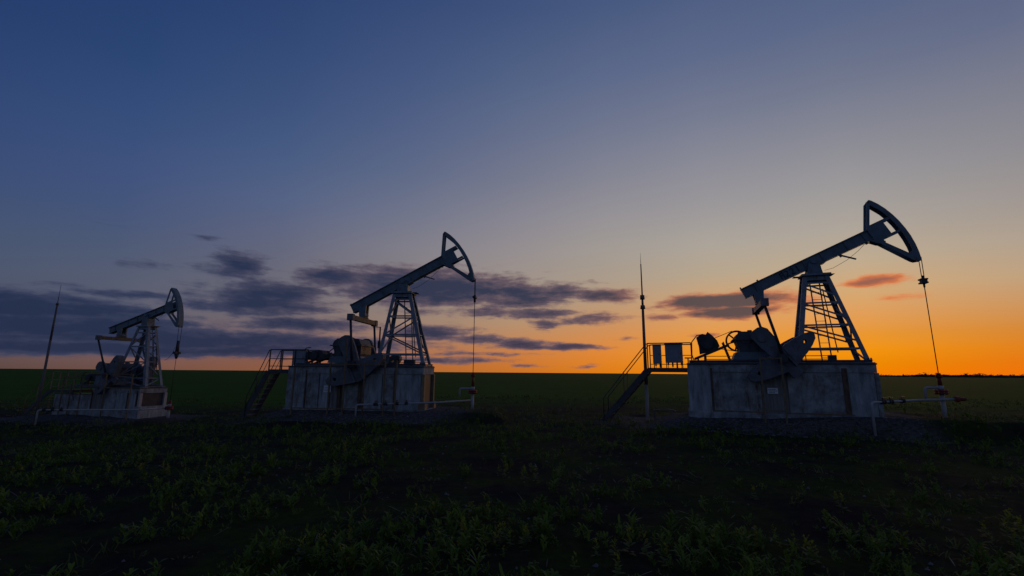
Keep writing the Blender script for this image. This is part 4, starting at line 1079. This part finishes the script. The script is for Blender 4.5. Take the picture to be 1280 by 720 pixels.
def flow_pipe(key, M, yaw, pts, r, valves, label, red_end=False):
    """pts in pump coordinates (already metres)"""
    W = [world_pt(M, p) for p in pts]
    g = gz(W[0].x, W[0].y)
    W[0].z = g - 0.15
    root = empty('flow_pipe', (W[0].x, W[0].y, g), 0, label, 'pipe', 'white flow pipes in front of the pumps')
    O = Vector((W[0].x, W[0].y, g))
    P = [tuple(q - O) for q in W]
    m = MB(); m.tube(pipe_path(P, 0.12), r, 10); m.build('pipe', 'white', root)
    a, b = Vector(P[1]), Vector(P[2])
    for (t, sz) in valves:
        c = a + (b - a) * t; d = (b - a).normalized()
        m = MB(); m.cyl(c - d * sz, c - d * (sz * 0.6), r * 2.0, 10); m.cyl(c + d * (sz * 0.6), c + d * sz, r * 2.0, 10); m.cyl(c - d * sz * 0.6, c + d * sz * 0.6, r * 1.5, 10); m.cyl(c, c + Vector((0, 0, r * 3.2)), r * 0.5, 8)
        v = m.build('valve', 'dark', root)
        m = MB(); m.cyl(c + Vector((0, 0, r * 3.2)), c + Vector((0, 0, r * 3.6)), r * 2.2, 12); m.build('handwheel', 'red', v)
    if red_end:
        c = Vector(P[-1]); d = (c - Vector(P[-2])).normalized()
        m = MB(); m.cyl(c, c + d * 0.12, r * 2.4, 12); m.cyl(c + d * 0.12, c + d * 0.3, r * 1.6, 10); m.build('end_valve', 'red', root)
    return root
flow_pipe('R', MR_, YAW_R, [(0.76, -2.2, -2.6), (0.76, -2.2, -1.37), (2.9, -0.13, -1.33), (3.86, -0.13, -1.28)], 0.042, [(0.22, 0.09), (0.36, 0.09), (0.6, 0.06)], 'white bent pipe with a red end valve at the right wellhead', True)
flow_pipe('M', MM_, YAW_M, [(-1.28, -1.8, -2.5), (-1.28, -1.8, -1.69), (2.2, -1.3, -1.58), (3.5, -0.12, -1.53)], 0.04, [(0.24, 0.09), (0.36, 0.08), (0.5, 0.08), (0.62, 0.07)], 'white bent pipe crossing in front of the middle foundation')
flow_pipe('L', ML_, YAW_L, [(-1.08, -3.38, -2.0), (-1.08, -3.38, -0.91), (2.05, -1.3, -0.97), (2.15, -0.1, -0.98)], 0.036, [(0.06, 0.06), (0.14, 0.05), (0.22, 0.05)], 'long thin white pipe crossing in front of the left pump')
for (root, p, g, top, zr, zp), w in ((wR, 0.47), (wM, 0.62)):
    m = MB(); m.tube(pipe_path([(-w, 0, zp), (-w, 0, zr + 0.22), (0, 0, zr + 0.22)], 0.10), 0.045, 10); m.build('riser_pipe', 'white', root)

# a short white marker and a low pipe in the grass beyond the right stair
root = empty('pipe_stub', (7.5, 23.0, gz(7.5, 23.0)), 0.1, 'short low pipe lying in the grass behind the right platform', 'pipe')
m = MB(); m.tube([(-0.5, 0, 0.36), (0.3, 0, 0.38), (0.6, 0, 0.30)], 0.022, 8); m.build('pipe', 'mastwhite', root)
m = MB(); m.cyl((-0.5, 0, -0.1), (-0.5, 0, 0.34), 0.04, 8); m.cyl((0.4, 0, -0.1), (0.4, 0, 0.36), 0.04, 8); m.build('post', 'mast', root)
